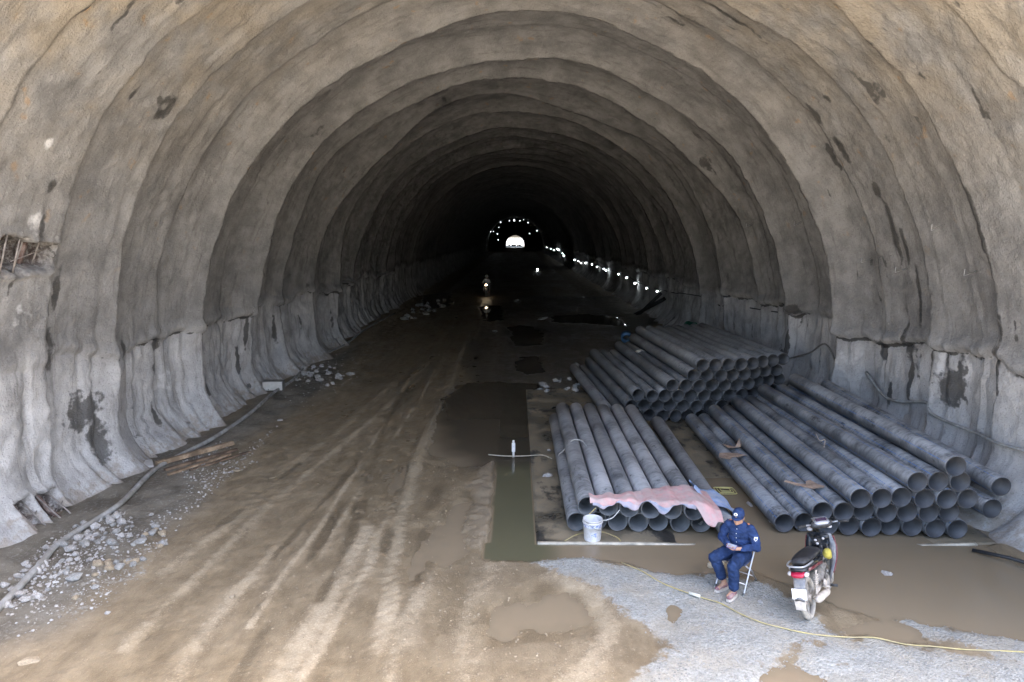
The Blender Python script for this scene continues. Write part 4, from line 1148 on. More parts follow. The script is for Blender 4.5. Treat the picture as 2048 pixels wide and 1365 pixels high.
# ------------------------------------------------------------------ scraps of packing on the pipes
M_CARD = plain('brown_card', (.34, .24, .18), .85, var=.25, scale=6, bump=.3, dirt=(.5, .38, .28), dirt_amt=.35)
def scrap(name, outline, px, py, z, rz, label, mat=M_CARD, curl=.05, follow=None):
    c = at(px, py, z); mb = MB()
    pts = []
    k = len(outline)
    top = []; bot = []
    cen = Vector((0, 0, 0))
    ring = [Vector((x, y, 0)) for x, y in outline]
    sub = []
    for a_, b_ in zip(ring, ring[1:] + ring[:1]): sub += [a_, a_.lerp(b_, .5)]
    mid_ring = [v * .5 for v in sub]
    def zf(v):
        w = Matrix.Rotation(rz, 3, 'Z') @ v + c
        zz = z + curl * (.5 + .5 * float(vn2(v.x * 6, v.y * 6, 231))) * (v.length / .3)
        if follow:
            for fx, fz in follow:
                dd = abs(w.x - fx)
                if dd < PR: zz = max(zz, fz + math.sqrt((PR + .006) ** 2 - dd * dd))
        return zz - z
    vs = [Vector((0, 0, zf(cen)))] + [Vector((v.x, v.y, zf(v))) for v in mid_ring] + [Vector((v.x, v.y, zf(v))) for v in sub]
    m_ = len(sub); nn = len(vs)
    vs2 = [v - Vector((0, 0, .006)) for v in vs]
    fs = [(0, 1 + i, 1 + (i + 1) % m_) for i in range(m_)] + [(1 + i, 1 + m_ + i, 1 + m_ + (i + 1) % m_, 1 + (i + 1) % m_) for i in range(m_)]
    fb = [tuple(j + nn for j in f[::-1]) for f in fs]
    side = [(1 + m_ + i, 1 + m_ + i + nn, 1 + m_ + (i + 1) % m_ + nn, 1 + m_ + (i + 1) % m_) for i in range(m_)]
    mb.add(vs + vs2, fs + fb + side, False)
    o = mb.build(name, mat); o.location = c; o.rotation_euler = (0, 0, rz)
    tag(o, label, 'scrap', 'packing scraps on the pipes')
fol = [(4.46, rowz(0)), (4.78, rowz(0)), (4.95, rowz(1)), (5.28, rowz(1))]
scrap('card_scrap', [(-.30, -.10), (-.12, -.22), (-.02, -.10), (.16, -.12), (.30, -.02), (.14, .12), (.02, .18), (-.2, .12)], 1462, 912, .36, .1, 'torn brown card draped over the leftmost striped pipe', follow=fol)
scrap('card_scrap', [(-.26, .06), (-.2, -.10), (0, -.06), (.16, -.12), (.26, .12), (.18, .16), (.1, .0), (-.05, .03)], 1470, 894, .36, .1, 'curved brown card strip just behind the torn brown card', follow=fol, curl=.09)
scrap('card_scrap', [(-.36, .06), (-.2, 0), (-.08, -.04), (.05, -.16), (.2, -.2), (.28, -.08), (.2, .02), (.16, .22), (.06, .18), (.06, .06), (-.1, .08), (-.3, .12)], 1613, 972, .64, 0, 'ragged tan card lying across the second row of striped pipes', follow=[(4.87, rowz(1)), (5.21, rowz(1)), (5.5, rowz(2)), (4.9, rowz(1))], curl=.06)
st_ = MB()
rr_ = random.Random(5)
for k in range(3):
    w, h = .18 - .045 * k, .12 - .035 * k
    pts = [Vector((3.98 + w * sx, 12.35 + h * sy * 1.4, .035 + .009 * k)) for sx, sy in ((-1, -.7), (-.8, -1), (.8, -1), (1, -.6), (1, .7), (.75, 1), (-.8, 1), (-1, .6), (-1, -.7))]
    st_.tube(catmull(pts, 3), .0075, 5)
tag(st_.build('strap_coil', plain('yellow_strap', (.62, .56, .22), .5)), 'coil of yellow strapping on the slab between the two front piles', 'strap')
for k, (px, py, z) in enumerate(((1545, 718, .95), (1693, 820, .95), (1645, 842, .8))):
    pass
tag(MB().tube(catmull([at(1632, 868, .98), at(1640, 882, 1.0), at(1650, 880, 1.02), at(1648, 895, .95)], 4), .008, 6).build('plastic_strip', plain('pale_plastic', (.6, .5, .4), .5)), 'pale curled plastic strip lodged between the striped pipes', 'scrap')
cpl = MB(); cpl.lathe([(.13, 0), (.19, 0), (.19, .28), (.13, .28)], seg=20, axis='y', close=True)
o = cpl.build('pipe_coupler', plain('blue_coupler', (.05, .12, .22), .4)); cc = at(1247, 678, 1.0); o.location = (3.98, 24.1, rowz(3) + .12); o.rotation_euler = (.35, 0, -.1)
tag(o, 'round blue coupler lying at the far end of the rear pipes', 'coupler')
tag(MB().ball((0, 0, 0), (.20, .12, .07), 10, 6).build('pale_rag', plain('pale_rag_mat', (.50, .46, .38), .9, bump=.5)), 'crumpled pale rag on the rear pile', 'rag').location = at(1283, 704, 1.16)
# green net bag and dark beams at the right wall
gn = MB(); gr_ = random.Random(9)
gp_ = wall_point(30.5, .55, 1, .35)
for k in range(9): gn.ball(gp_ + Vector((gr_.uniform(-.25, .1), gr_.uniform(-.4, .4), gr_.uniform(-.25, .5))), (gr_.uniform(.12, .25), gr_.uniform(.12, .25), gr_.uniform(.12, .28)), 8, 6)
tag(link_obj('green_bag', remeshed('green_bag', gn, .05, 2), plain('green_net', (.02, .16, .09), .8, bump=.6)), 'crumpled green bag at the right wall behind the rear pipes', 'bag')
for k, (y0, dy) in enumerate(((40.2, -1.4), (40.8, -2.6))):
    b_ = MB(); a_ = wall_point(y0, .1, 1, .65); c_ = wall_point(y0 + dy, 1.55 - .25 * k, 1, .12)
    b_.tube([a_, c_], .13, 4)
    tag(b_.build('leaning_beam', plain('black_steel', (.02, .02, .02), .6)), ('black steel beam leaning on the right wall, farther of the pair', 'black steel beam leaning on the right wall, nearer of the pair')[k], 'beam', 'beams leaning on the right wall')
# bent wire pegs left in the right wall
for k, (px, py) in enumerate(((1612, 440), (1892, 448), (1960, 541), (1744, 518), (1815, 537), (1510, 446))):
    s_, y_ = wall_at(px, py); w_ = wall_point(y_, CZ + RAD * math.sin((LT - LS - s_) / RAD), 1, 0); nrm = (Vector((CX, y_, CZ)) - w_).normalized()
    tag(MB().tube([w_ - nrm * .05, w_ + nrm * .24 + Vector((0, 0, -.02)), w_ + nrm * .25 + Vector((0, -.03, .10))], .007, 6).build('wire_peg', plain('galvanised', (.5, .5, .5), .4, .6)), 'bent wire peg sticking out of the right wall, %s of six from the left' % ('second', 'fifth', 'sixth', 'third', 'fourth', 'first')[k], 'peg', 'wire pegs in the right wall')
# steel ribs showing in the holes of the left wall
M_RUST = plain('rusty_girder', (.16, .10, .085), .85, var=.4, scale=8, bump=.5, dirt=(.42, .38, .35), dirt_amt=.35, dirt_scale=8)
M_BAR = plain('steel_bar', (.30, .27, .25), .6, .3, var=.3, scale=9)
for k, (s, y, hs, hy, dep) in enumerate(CAVITY):
    z = float(section(np.array([s]))[1]); low_ = s < 2.5
    g = empty('exposed_rib', wall_point(y, max(z, .05), -1, -.05))
    inv = Matrix.Translation(-Vector(g.location))
    def pt(ds, dy, off):
        x, zz, nx, nz = [float(v) for v in section(np.array([s + ds]))]
        b_ = float(bore(np.array([s + ds * 1.3 if abs(ds) > .8 * hs else s]), np.array([y + hy * 1.6]))[0][0])
        return Vector((x + nx * (b_ - dep + off), y + dy, zz + nz * (b_ - dep + off)))
    MB().tube([pt(-hs * 1.3, -.02, .12), pt(0, -.02, .12), pt(hs * 1.3, -.02, .12)], .05, 4).build('girder', M_RUST, g, inv)
    for dy in (-.55, .5):
        MB().tube([pt(-hs * 1.2, hy * dy, .2), pt(hs * 1.2, hy * dy + .02, .2)], .013, 6).build('bar', M_BAR, g, inv)
    MB().tube([pt(-hs * .5, -hy, .22), pt(hs * .3, hy, .21)], .007, 5).build('wire', M_BAR, g, inv)
    tag(g, ('rusty steel rib in the upper left wall hole at the picture edge', 'rusty steel rib in the second upper hole of the left wall', 'rusty steel rib in the low hole at the left picture edge', 'grey steel rib in the second low hole of the left wall', 'rusty bar in the smallest low hole of the left wall')[k], 'steel rib', 'ribs exposed in the left wall')
# ================================================================== FOLDING CHAIR
MAN_O, MAN_RZ, MSC = Vector((3.05, 8.80, 0)), R(-40), .905
gz = max(zat(3.0, 8.65), 0.0)
ch = empty('folding_chair', (MAN_O.x, MAN_O.y, gz), MAN_RZ)
M_CHR = plain('chair_tube', (.66, .66, .68), .3, .75, var=.08, dirt=(.4, .37, .32), dirt_amt=.25)
M_VINYL = plain('chair_vinyl', (.05, .07, .14), .5)
SC = Matrix.Scale(MSC, 4)
for sx in (-1, 1):
    MB().tube(catmull([(sx * .215, -.25, .012), (sx * .215, -.23, .03), (sx * .215, .05, .50), (sx * .215, .20, .74), (sx * .19, .235, .79)], 4), .0125, 8).build('front_leg', M_CHR, ch, SC)
    MB().tube([(sx * .19, .30, .012), (sx * .19, .10, .24), (sx * .19, -.14, .40)], .0115, 8).build('rear_leg', M_CHR, ch, SC)
    MB().tube([(sx * .215, -.262, 0), (sx * .215, -.245, .03)], .016, 8).build('rubber_foot', plain('rubber', (.12, .12, .12), .8), ch, SC)
    MB().tube([(sx * .19, .31, 0), (sx * .19, .295, .03)], .015, 8).build('rubber_foot', plain('rubber', (.12, .12, .12), .8), ch, SC)
MB().tube([(-.19, .235, .79), (.19, .235, .79)], .0125, 8).build('top_bar', M_CHR, ch, SC)
MB().tube([(-.215, -.17, .13), (.215, -.17, .13)], .009, 8).build('cross_bar', M_CHR, ch, SC)
MB().tube([(-.19, .22, .10), (.19, .22, .10)], .009, 8).build('cross_bar', M_CHR, ch, SC)
MB().box((0, .02, .415), (.37, .38, .03), bev=.012).build('seat', M_VINYL, ch, SC)
MB().box((0, .215, .70), (.38, .025, .16), Euler((-.32, 0, 0)), bev=.01).build('backrest', M_VINYL, ch, SC)
tag(ch, 'silver tubular folding chair under the man in blue', 'chair')

# ================================================================== PEOPLE
M_SKIN = plain('skin', (.42, .24, .16), .5, var=.10, scale=14)
def limb(mb, pts, rs, seg=10):
    c = catmull(pts, 4); r_ = np.interp(np.linspace(0, 1, len(c)), np.linspace(0, 1, len(rs)), rs)
    mb.tube(c, list(r_), seg)
    for p_, q in zip(pts, rs): mb.ball(p_, q, 10, 8)
def finger(mb, base, d1, d2, L, r=.0085):
    a = Vector(base); b = a + Vector(d1).normalized() * L * .5; c = b + Vector(d2).normalized() * L * .5
    limb(mb, [a, b, c], [r, r * .95, r * .8], 6)
def head(mb, c, tilt):
    M = Euler((tilt, 0, 0)).to_matrix()
    P = lambda x, y, z: M @ Vector((x, y, z)) + Vector(c)
    e = Euler((tilt, 0, 0))
    mb.ball(P(0, .012, .025), (.076, .096, .092), 16, 12, e)      # skull
    mb.ball(P(0, -.022, -.045), (.058, .066, .070), 14, 10, e)    # jaw
    mb.ball(P(0, -.070, -.090), (.026, .020, .018), 8, 6, e)      # chin
    mb.ball(P(0, -.086, .018), (.050, .016, .012), 8, 6, e)       # brow
    mb.tube([P(0, -.088, .014), P(0, -.108, -.026)], [.009, .015], 8)   # nose
    mb.ball(P(0, -.104, -.028), .015, 8, 6)
    mb.ball(P(0, -.083, -.060), (.024, .012, .007), 8, 6, e)      # lips
    mb.ball(P(0, -.081, -.071), (.020, .011, .007), 8, 6, e)
    for s in (-1, 1):
        mb.ball(P(s * .076, .012, -.012), (.012, .022, .032), 8, 6, e)  # ear
        mb.ball(P(s * .040, -.066, -.022), (.024, .022, .022), 8, 6, e) # cheek
    return P
def wrinkle(me, amp, fr=11):
    n_ = len(me.vertices); co = np.empty(n_ * 3, np.float32); no = np.empty(n_ * 3, np.float32)
    me.vertices.foreach_get('co', co); me.vertices.foreach_get('normal', no)
    co = co.reshape(-1, 3).astype(float); no = no.reshape(-1, 3)
    w = fbm2(co[:, 2] * fr * 2 + co[:, 0] * fr, co[:, 1] * fr + co[:, 0] * fr * .7, 3, 401)
    w = 1 - 2 * np.abs(w)
    co += no * (w * amp)[:, None]
    me.vertices.foreach_set('co', co.astype(np.float32).ravel()); me.update()
    return me
# ---- the seated guard, facing -Y in his own frame
HC, HT = (0, -.055, 1.085), R(7)
body = MB()
PH = head(body, HC, HT)
limb(body, [(0, .005, .95), (0, -.012, 1.01)], [.058, .055])
body.ball((0, .035, .82), (.14, .085, .13)); body.ball((0, .06, .66), (.13, .085, .14)); body.ball((0, .06, .52), (.15, .11, .09))
for s, el, wr in ((-1, (-.265, .015, .665), (-.085, -.185, .665)), (1, (.275, .0, .655), (.115, -.185, .655))):
    limb(body, [(s * .165, .035, .905), ((s * .165 + el[0]) / 2, .03, .79), el], [.056, .050, .042])
    limb(body, [el, ((el[0] + wr[0]) / 2, (el[1] + wr[1]) / 2, .665), wr], [.042, .038, .027])
hip = {-1: (-.095, .03, .50), 1: (.095, .03, .50)}
knee = {-1: (-.215, -.37, .49), 1: (.105, -.43, .47)}
ank = {-1: (-.075, -.27, .10), 1: (.125, -.405, .09)}
for s in (-1, 1):
    limb(body, [hip[s], tuple((np.array(hip[s]) + knee[s]) / 2), knee[s]], [.088, .074, .056])
    k_, a_ = np.array(knee[s]), np.array(ank[s])
    limb(body, [knee[s], tuple(k_ * .65 + a_ * .35 + np.array([0, .02, 0])), ank[s]], [.054, .056, .036])
    limb(body, [ank[s], (a_[0] - .02, a_[1] - .05, .055), (a_[0] - .035, a_[1] - .12, .04)], [.036, .036, .03])
# hands cradling a phone
for s, wr, palm in ((-1, (-.085, -.185, .665), (-.045, -.235, .668)), (1, (.115, -.185, .655), (.06, -.235, .66))):
    limb(body, [wr, tuple((np.array(wr) + palm) / 2), palm], [.027, .028, .030], 8)
    body.ball(palm, (.030, .040, .018), 10, 8)
    for k, L in enumerate((.070, .078, .074, .058)):
        off = (-.027 + .018 * k)
        finger(body, (palm[0] - s * .012, palm[1] + off * .9 - .01, palm[2] - .010), (-s * .9, -.35, -.1), (-s * .55, -.3, .75), L)
    finger(body, (palm[0] + s * .004, palm[1] - .026, palm[2] + .012), (-s * .45, -.5, .55), (-s * .8, -.25, .2), .062, .0095)
man = link_obj('person', remeshed('person', body, .006, 3, .5, SC), M_SKIN)
man.location = (MAN_O.x, MAN_O.y, gz + .012); man.rotation_euler = (0, 0, MAN_RZ)
tag(man, 'seated man in navy uniform and cap looking down at a phone', 'person')
def cloth_mat(name, col, sc=9):
    m, nt, p, out = new_mat(name); n = N(nt); o = n.obj()
    f = n.noise(o, sc, 4, .6)
    n.link(n.mix(n.ramp(f, .3, .7), tuple(x * .7 for x in col), tuple(x * 1.25 for x in col)), p.inputs['Base Color'])
    p.inputs['Roughness'].default_value = .9; p.inputs['Specular IOR Level'].default_value = .2
    w = n.noise(n.mapping(o, (1, 1, 1.8)), 16, 3, .55)
    n.link(n.bump(w, .6, .03), p.inputs['Normal'])
    return m
M_NAVY = cloth_mat('navy_cloth', (.024, .046, .125)); M_NAVY2 = cloth_mat('navy_trouser_cloth', (.020, .040, .105))
sh = MB()
sh.ball((0, .035, .84), (.185, .125, .15)); sh.ball((0, .06, .70), (.172, .130, .16)); sh.ball((0, .055, .56), (.180, .145, .11)); sh.ball((0, .02, .93), (.125, .075, .055))
for s, el, wr in ((-1, (-.265, .015, .665), (-.10, -.168, .665)), (1, (.275, .0, .655), (.13, -.168, .655))):
    limb(sh, [(s * .155, .03, .895), ((s * .165 + el[0]) / 2 + s * .01, .03, .79), el], [.072, .068, .060])
    limb(sh, [el, ((el[0] + wr[0]) / 2, (el[1] + wr[1]) / 2 + .01, .662), wr], [.060, .052, .042])
limb(sh, [(-.05, -.01, .965), (0, -.055, .945), (.05, -.01, .965), (.045, .045, .975), (-.045, .045, .975), (-.05, -.01, .965)], [.018] * 6, 8)
shirt = link_obj('shirt', wrinkle(remeshed('shirt', sh, .008, 4, .5, SC), .010), M_NAVY, man)
tr_ = MB()
tr_.ball((0, .065, .50), (.180, .145, .10)); tr_.ball((0, .0, .50), (.14, .12, .085))
for s in (-1, 1):
    limb(tr_, [hip[s], tuple((np.array(hip[s]) + knee[s]) / 2), knee[s]], [.105, .093, .078])
    k_, a_ = np.array(knee[s]), np.array(ank[s])
    hem = tuple(k_ * (.28 if s < 0 else .16) + a_ * (.72 if s < 0 else .84))
    limb(tr_, [knee[s], tuple(k_ * .6 + a_ * .4 + np.array([0, .015, 0])), hem], [.078, .075, .066])
    d_ = Vector(hem) - Vector(tuple(k_ * .5 + a_ * .5)); d_.normalize()
    tr_.tube([Vector(hem) - d_ * .03, Vector(hem) + d_ * .025], .071, 14)
link_obj('trousers', wrinkle(remeshed('trousers', tr_, .008, 4, .5, SC), .010), M_NAVY2, man)
# cap
cap = MB(); e = Euler((HT, 0, 0))
prof = [(0, .118), (.03, .115), (.06, .100), (.080, .072), (.086, .035), (.087, .012), (.082, .012), (.081, .034)]
vs = MB().lathe(prof, seg=24)
cap.add([PH(v[0] * .97, v[1] * 1.16 + .012, v[2] + .012) for v in vs.v], vs.f)
brim = []
k = 14
for i in range(k + 1):
    a = math.pi + math.pi * i / k
    x, y = .083 * math.cos(a), .098 * math.sin(a) + .01
    brim.append([PH(x, y, .030), PH(x * 1.02, y - .062 * math.sin(math.pi * i / k), .010 - .012 * abs(math.cos(a))), PH(x * 1.02, y - .062 * math.sin(math.pi * i / k), .004 - .012 * abs(math.cos(a))), PH(x, y, .022)])
cap.loft(brim, caps=True)
cp_ = cap.build('cap', M_NAVY, man, SC)
em = MB(); em.ball(PH(-.005, -.088, .072), (.030, .008, .024), 10, 6, Euler((HT - .35, 0, 0)))
em.build('emblem', plain('white_emblem', (.75, .75, .73), .6), cp_, SC)
em = MB(); em.ball(PH(-.003, -.095, .073), (.012, .006, .012), 8, 6); em.build('emblem_mark', plain('dark_mark', (.04, .05, .10), .6), cp_, SC)
hr = MB(); hr.ball(PH(0, .028, .010), (.0775, .090, .060), 14, 10, e); hr.build('hair', plain('black_hair', (.02, .018, .016), .6), man, SC)
fm = MB()
for s in (-1, 1): fm.ball(PH(s * .030, -.083, -.003), (.013, .006, .0045), 8, 5, e)
fm.build('eyes', plain('eye_dark', (.03, .02, .02), .4), man, SC)
for s in (-1, 1):
    ep = MB(); ep.box((s * .155, .03, .965), (.095, .042, .010), Euler((0, s * .38, 0)), bev=.004); ep.build('epaulette', plain('gold_red', (.50, .20, .10), .7, var=.5, scale=40), man, SC)
pt_ = MB(); c0 = Vector((.262, -.022, .80)); ax = Vector((.55, -.83, .0)).normalized(); rt = Vector((.83, .55, 0)); upv = Vector((.12, 0, .99)).normalized()
o2 = [(-.026, .034), (.026, .034), (.028, -.005), (.0, -.04), (-.028, -.005)]
pt_.loft([[c0 + rt * a + upv * b + ax * .012 for a, b in o2], [c0 + rt * a * .9 + upv * b * .9 + ax * .024 for a, b in o2]], smooth=False)
sp = pt_.build('sleeve_badge', plain('white_badge', (.75, .76, .80), .6), man, SC)
p2 = MB(); p2.loft([[c0 + rt * a * .5 + upv * b * .5 + ax * .023 for a, b in o2], [c0 + rt * a * .45 + upv * b * .45 + ax * .028 for a, b in o2]], smooth=False); p2.build('badge_shield', plain('badge_blue', (.05, .06, .22), .6), sp, SC)
for z, y in ((.90, -.085), (.83, -.098), (.76, -.088), (.69, -.075)):
    MB().ball((0, y, z), (.007, .005, .007), 8, 6).build('button', plain('white_button', (.7, .7, .68), .4), man, SC)
for s in (-1, 1):
    MB().box((s * .085, -.090, .845), (.085, .012, .022), Euler((-.1, 0, s * .45)), bev=.003).build('pocket_flap', M_NAVY2, man, SC)
M_SHOE = plain('dusty_red_canvas', (.25, .11, .13), .85, var=.2, dirt=(.42, .34, .30), dirt_amt=.45, dirt_scale=12); M_SOLE = plain('pale_sole', (.60, .54, .48), .8)
for s in (-1, 1):
    a_ = Vector(ank[s]); tw = Euler((0, 0, -.35 if s < 0 else -.05)); Mx = tw.to_matrix()
    sm_ = MB()
    for y, z, r in ((.02, .055, (.038, .045, .042)), (-.04, .052, (.040, .055, .036)), (-.10, .045, (.043, .05, .028)), (-.15, .040, (.038, .035, .022))):
        v = Mx @ Vector((0, y, 0)); sm_.ball((a_.x + v.x, a_.y + v.y, z), r, 12, 8, tw)
    shoe = link_obj('shoe', remeshed('shoe', sm_, .007, 3, .5, SC), M_SHOE, man)
    so = MB(); loop = [(-.036, .06), (-.042, 0), (-.046, -.09), (-.040, -.15), (-.02, -.185), (.02, -.185), (.040, -.15), (.046, -.09), (.042, 0), (.036, .06), (.0, .075)]
    rg = [Mx @ Vector((x, y, 0)) + Vector((a_.x, a_.y, 0)) for x, y in loop]
    so.loft([[v + Vector((0, 0, -.012)) for v in rg], [v + Vector((0, 0, .022)) for v in rg]], smooth=False).build('sole', M_SOLE, shoe, SC)
# phone in his hands
phn = empty('phone', (MAN_O.x, MAN_O.y, gz + .012), MAN_RZ)
MB().box((.005, -.262, .690), (.145, .075, .010), Euler((.55, 0, .0)), bev=.004).build('phone_case', plain('violet_case', (.16, .10, .22), .4), phn, SC)
MB().box((.005, -.2595, .6945), (.130, .064, .006), Euler((.55, 0, .0))).build('screen', plain('phone_glass', (.32, .34, .40), .15), phn, SC)
tag(phn, 'violet-cased phone held in the hands of the seated man', 'phone')
mp2 = at(1425, 1132)
o = MB().box((0, 0, .05), (.30, .10, .09), bev=.03).build('tan_block', plain('tan_block_mat', (.40, .34, .25), .8)); o.location = (mp2.x + .05, mp2.y, max(zat(mp2.x, mp2.y), -.02)); o.rotation_euler = (0, 0, .5)
tag(o, 'tan block at the waterline behind the knee of the seated man', 'block')

# ================================================================== MOTORBIKE  (+Y forward in its own frame)
M_MUDW = plain('dried_mud_tyre', (.46, .42, .36), .9, var=.25, scale=18, bump=.5, dirt=(.10, .095, .09), dirt_amt=.30, dirt_scale=14)
M_RIM = plain('dusty_rim', (.44, .40, .35), .6, .2, var=.2, dirt=(.25, .22, .19), dirt_amt=.4)
M_BLK = plain('black_gloss_panel', (.018, .020, .024), .22, var=.3, dirt=(.22, .22, .22), dirt_amt=.22, dirt_scale=7)
M_GREYP = plain('dusty_grey_panel', (.16, .165, .18), .4, var=.2, dirt=(.42, .39, .35), dirt_amt=.45, dirt_scale=7)
M_SILV = plain('silver_panel', (.42, .43, .46), .3, .35, var=.12, dirt=(.30, .29, .28), dirt_amt=.3)
M_ENG = plain('dusty_engine', (.42, .39, .35), .6, .35, var=.3, scale=14, dirt=(.14, .12, .10), dirt_amt=.45, dirt_scale=9)
M_MUDC = plain('mud_caked', (.55, .49, .42), .85, var=.2, scale=12, bump=.3)
M_RED = plain('red_panel', (.16, .015, .025), .35, dirt=(.3, .26, .24), dirt_amt=.35); M_LENS = plain('red_lens', (.42, .015, .05), .2); M_CLEAR = plain('clear_lens', (.55, .52, .52), .15)
M_SEATV = plain('seat_vinyl', (.022, .022, .025), .45, var=.3, dirt=(.12, .12, .12), dirt_amt=.25)
WB = .60
def wheel(t, name, y, rr=.285):
    w = empty(name, (0, y, rr)); w.parent = t
    tube = []
    mb = MB(); sec = 10
    prof = []
    for k in range(14):
        a = 2 * math.pi * k / 14
        prof.append((rr - .040 + .040 * math.cos(a), .036 * math.sin(a)))
    mb.lathe(prof, seg=36, axis='x', close=True).build('tyre', M_MUDW, w)
    rm = MB(); ri = rr - .072
    rm.lathe([(ri + .012, -.026), (ri + .012, .026), (ri - .006, .022), (ri - .012, 0), (ri - .006, -.022)], seg=36, axis='x', close=True)
    rm.lathe([(.0, -.05), (.045, -.05), (.05, -.03), (.05, .03), (.045, .05), (0, .05)], seg=18, axis='x')
    rm.build('rim', M_RIM, w)
    for k in range(6):
        a = 2 * math.pi * k / 6 + .2
        ca, sa = math.cos(a), math.sin(a); pa = Vector((0, -sa, ca))
        q = Vector((0, ca, sa))
        sp_ = MB(); b0, b1 = q * .04, q * (ri - .002)
        sp_.loft([[b0 + pa * .020 + Vector((.014, 0, 0)), b0 - pa * .020 + Vector((.014, 0, 0)), b0 - pa * .020 - Vector((.014, 0, 0)), b0 + pa * .020 - Vector((.014, 0, 0))],
                  [b1 + pa * .013 + Vector((.009, 0, 0)), b1 - pa * .013 + Vector((.009, 0, 0)), b1 - pa * .013 - Vector((.009, 0, 0)), b1 + pa * .013 - Vector((.009, 0, 0))]], smooth=False).build('spoke', M_RIM, w)
    return w
def rsec(y, z, hw, hh, k=12, p=2.6, dz=0):
    out = []
    for i in range(k):
        a = 2 * math.pi * i / k; c, s = math.cos(a), math.sin(a)
        out.append((hw * math.copysign(abs(c) ** (2 / p), c), y + dz * s, z + hh * math.copysign(abs(s) ** (2 / p), s)))
    return out
def motorbike(name):
    t = empty(name)
    wheel(t, 'rear_wheel', -WB); fw = wheel(t, 'front_wheel', WB)
    # rear mudguard and number plate
    g = MB(); arc = []
    for i in range(9):
        a = R(70 + 12 * i); r_ = .335
        arc.append((-WB + r_ * math.cos(a), .285 + r_ * math.sin(a)))
    g.loft([[(-.055, y, z - .004), (-.065, y, z + .012), (0, y, z + .03), (.065, y, z + .012), (.055, y, z - .004), (0, y, z + .012)] for y, z in arc]).build('rear_mudguard', M_GREYP, t)
    g = MB(); g.loft([rsec(-WB - .16, .66, .085, .05), rsec(-WB - .225, .57, .078, .05), rsec(-WB - .27, .47, .070, .022), rsec(-WB - .29, .38, .062, .012), rsec(-WB - .30, .30, .05, .008)]).build('mud_flap', M_GREYP, t)
    pl = MB(); pl.box((0, -WB - .305, .455), (.19, .008, .14), Euler((-.18, 0, 0)), bev=.003); plate = pl.build('number_plate', plain('plate_white', (.78, .77, .75), .4, dirt=(.55, .50, .45), dirt_amt=.35), t)
    for r0, (zz, xs_) in enumerate(((.487, (-.05, -.03, .02, .045)), (.43, (-.06, -.032, -.004, .026, .056)))):
        for x in xs_:
            MB().box((x, -WB - .3105 + (.455 - zz) * .18 * -1, zz), (.014, .003, .036), Euler((-.18, 0, 0))).build('plate_mark', plain('faint_print', (.52, .50, .48), .6), plate)
    MB().box((0, -WB - .325, .315), (.13, .006, .13), Euler((-.1, 0, 0)), taper=1.15, bev=.003).build('splash_guard', M_MUDC, t)
    # tail
    tb = MB(); tb.loft([rsec(-.12, .60, .11, .07), rsec(-.30, .64, .125, .075), rsec(-.55, .69, .12, .065), rsec(-.75, .735, .105, .05), rsec(-.83, .745, .08, .03)])
    tail_ = tb.build('tail_fairing', M_BLK, t)
    for s in (-1, 1):
        MB().loft([[(s * .128, y, z - .022), (s * .136, y, z), (s * .128, y, z + .022), (s * .118, y, z)] for y, z in ((-.12, .60), (-.3, .645), (-.55, .69), (-.74, .735))]).build('side_stripe', M_RED if s > 0 else M_SILV, tail_)
    MB().loft([rsec(-WB - .205, .700, .10, .035), rsec(-WB - .255, .685, .085, .030), rsec(-WB - .275, .68, .06, .02)]).build('tail_light', M_LENS, t)
    for s in (-1, 1): MB().ball((s * .105, -WB - .20, .690), (.035, .05, .030), 10, 8).build('indicator', M_CLEAR, t)
    st2 = MB(); st2.loft([rsec(.05, .70, .08, .03), rsec(-.05, .745, .11, .045), rsec(-.22, .765, .125, .05), rsec(-.42, .785, .125, .05), rsec(-.62, .81, .115, .045), rsec(-.75, .815, .085, .03)]).build('seat', M_SEATV, t)
    MB().tube(catmull([(-.12, -.50, .76), (-.135, -.70, .80), (-.10, -.86, .815), (0, -.90, .82), (.10, -.86, .815), (.135, -.70, .80), (.12, -.50, .76)], 4), .012, 8).build('grab_rail', M_SILV, t)
    # rear suspension, swing arm, chain case
    for s in (-1, 1):
        a_, b_ = Vector((s * .115, -WB + .02, .31)), Vector((s * .125, -WB + .14, .62))
        sk = MB().tube([a_, b_], .014, 8).build('shock_absorber', M_MUDC, t)
        cl = MB(); pts = []
        for i in range(60):
            f = .25 + .6 * i / 59; q = a_.lerp(b_, f); an = i * .75
            pts.append(q + Vector((.027 * math.cos(an), .027 * math.sin(an), 0)))
        cl.tube(pts, .006, 5).build('spring', M_MUDC, sk)
        MB().tube([(s * .09, -WB, .285), (s * .085, -.15, .32)], .020, 8).build('swing_arm', M_MUDC, t)
    MB().loft([rsec(-WB - .05, .285, .018, .05), rsec(-WB + .05, .295, .02, .06), rsec(-.35, .30, .02, .045), rsec(-.15, .31, .02, .06)]).build('chain_case', M_GREYP, t).location = (-.105, 0, 0)
    # engine
    en = MB(); en.ball((0, -.05, .33), (.13, .16, .11), 14, 10); en.tube([(0, .05, .36), (0, .26, .41)], [.075, .065], 12); en.box((0, -.02, .30), (.20, .24, .13), bev=.03)
    link_obj('engine', remeshed('engine', en, .014, 2), M_ENG, t)
    MB().lathe([(0, 0), (.085, 0), (.09, .02), (.07, .035), (0, .04)], (.125, -.06, .32), 18, 'x').build('clutch_cover', M_ENG, t)
    MB().lathe([(.02, 0), (.065, 0), (.07, .02), (.02, .03)], (.13, -.20, .33), 16, 'x', True).build('kick_hub', M_MUDC, t)
    MB().tube(catmull([(.15, -.16, .36), (.19, -.22, .44), (.20, -.28, .50)], 4), .011, 8).build('kick_lever', M_ENG, t)
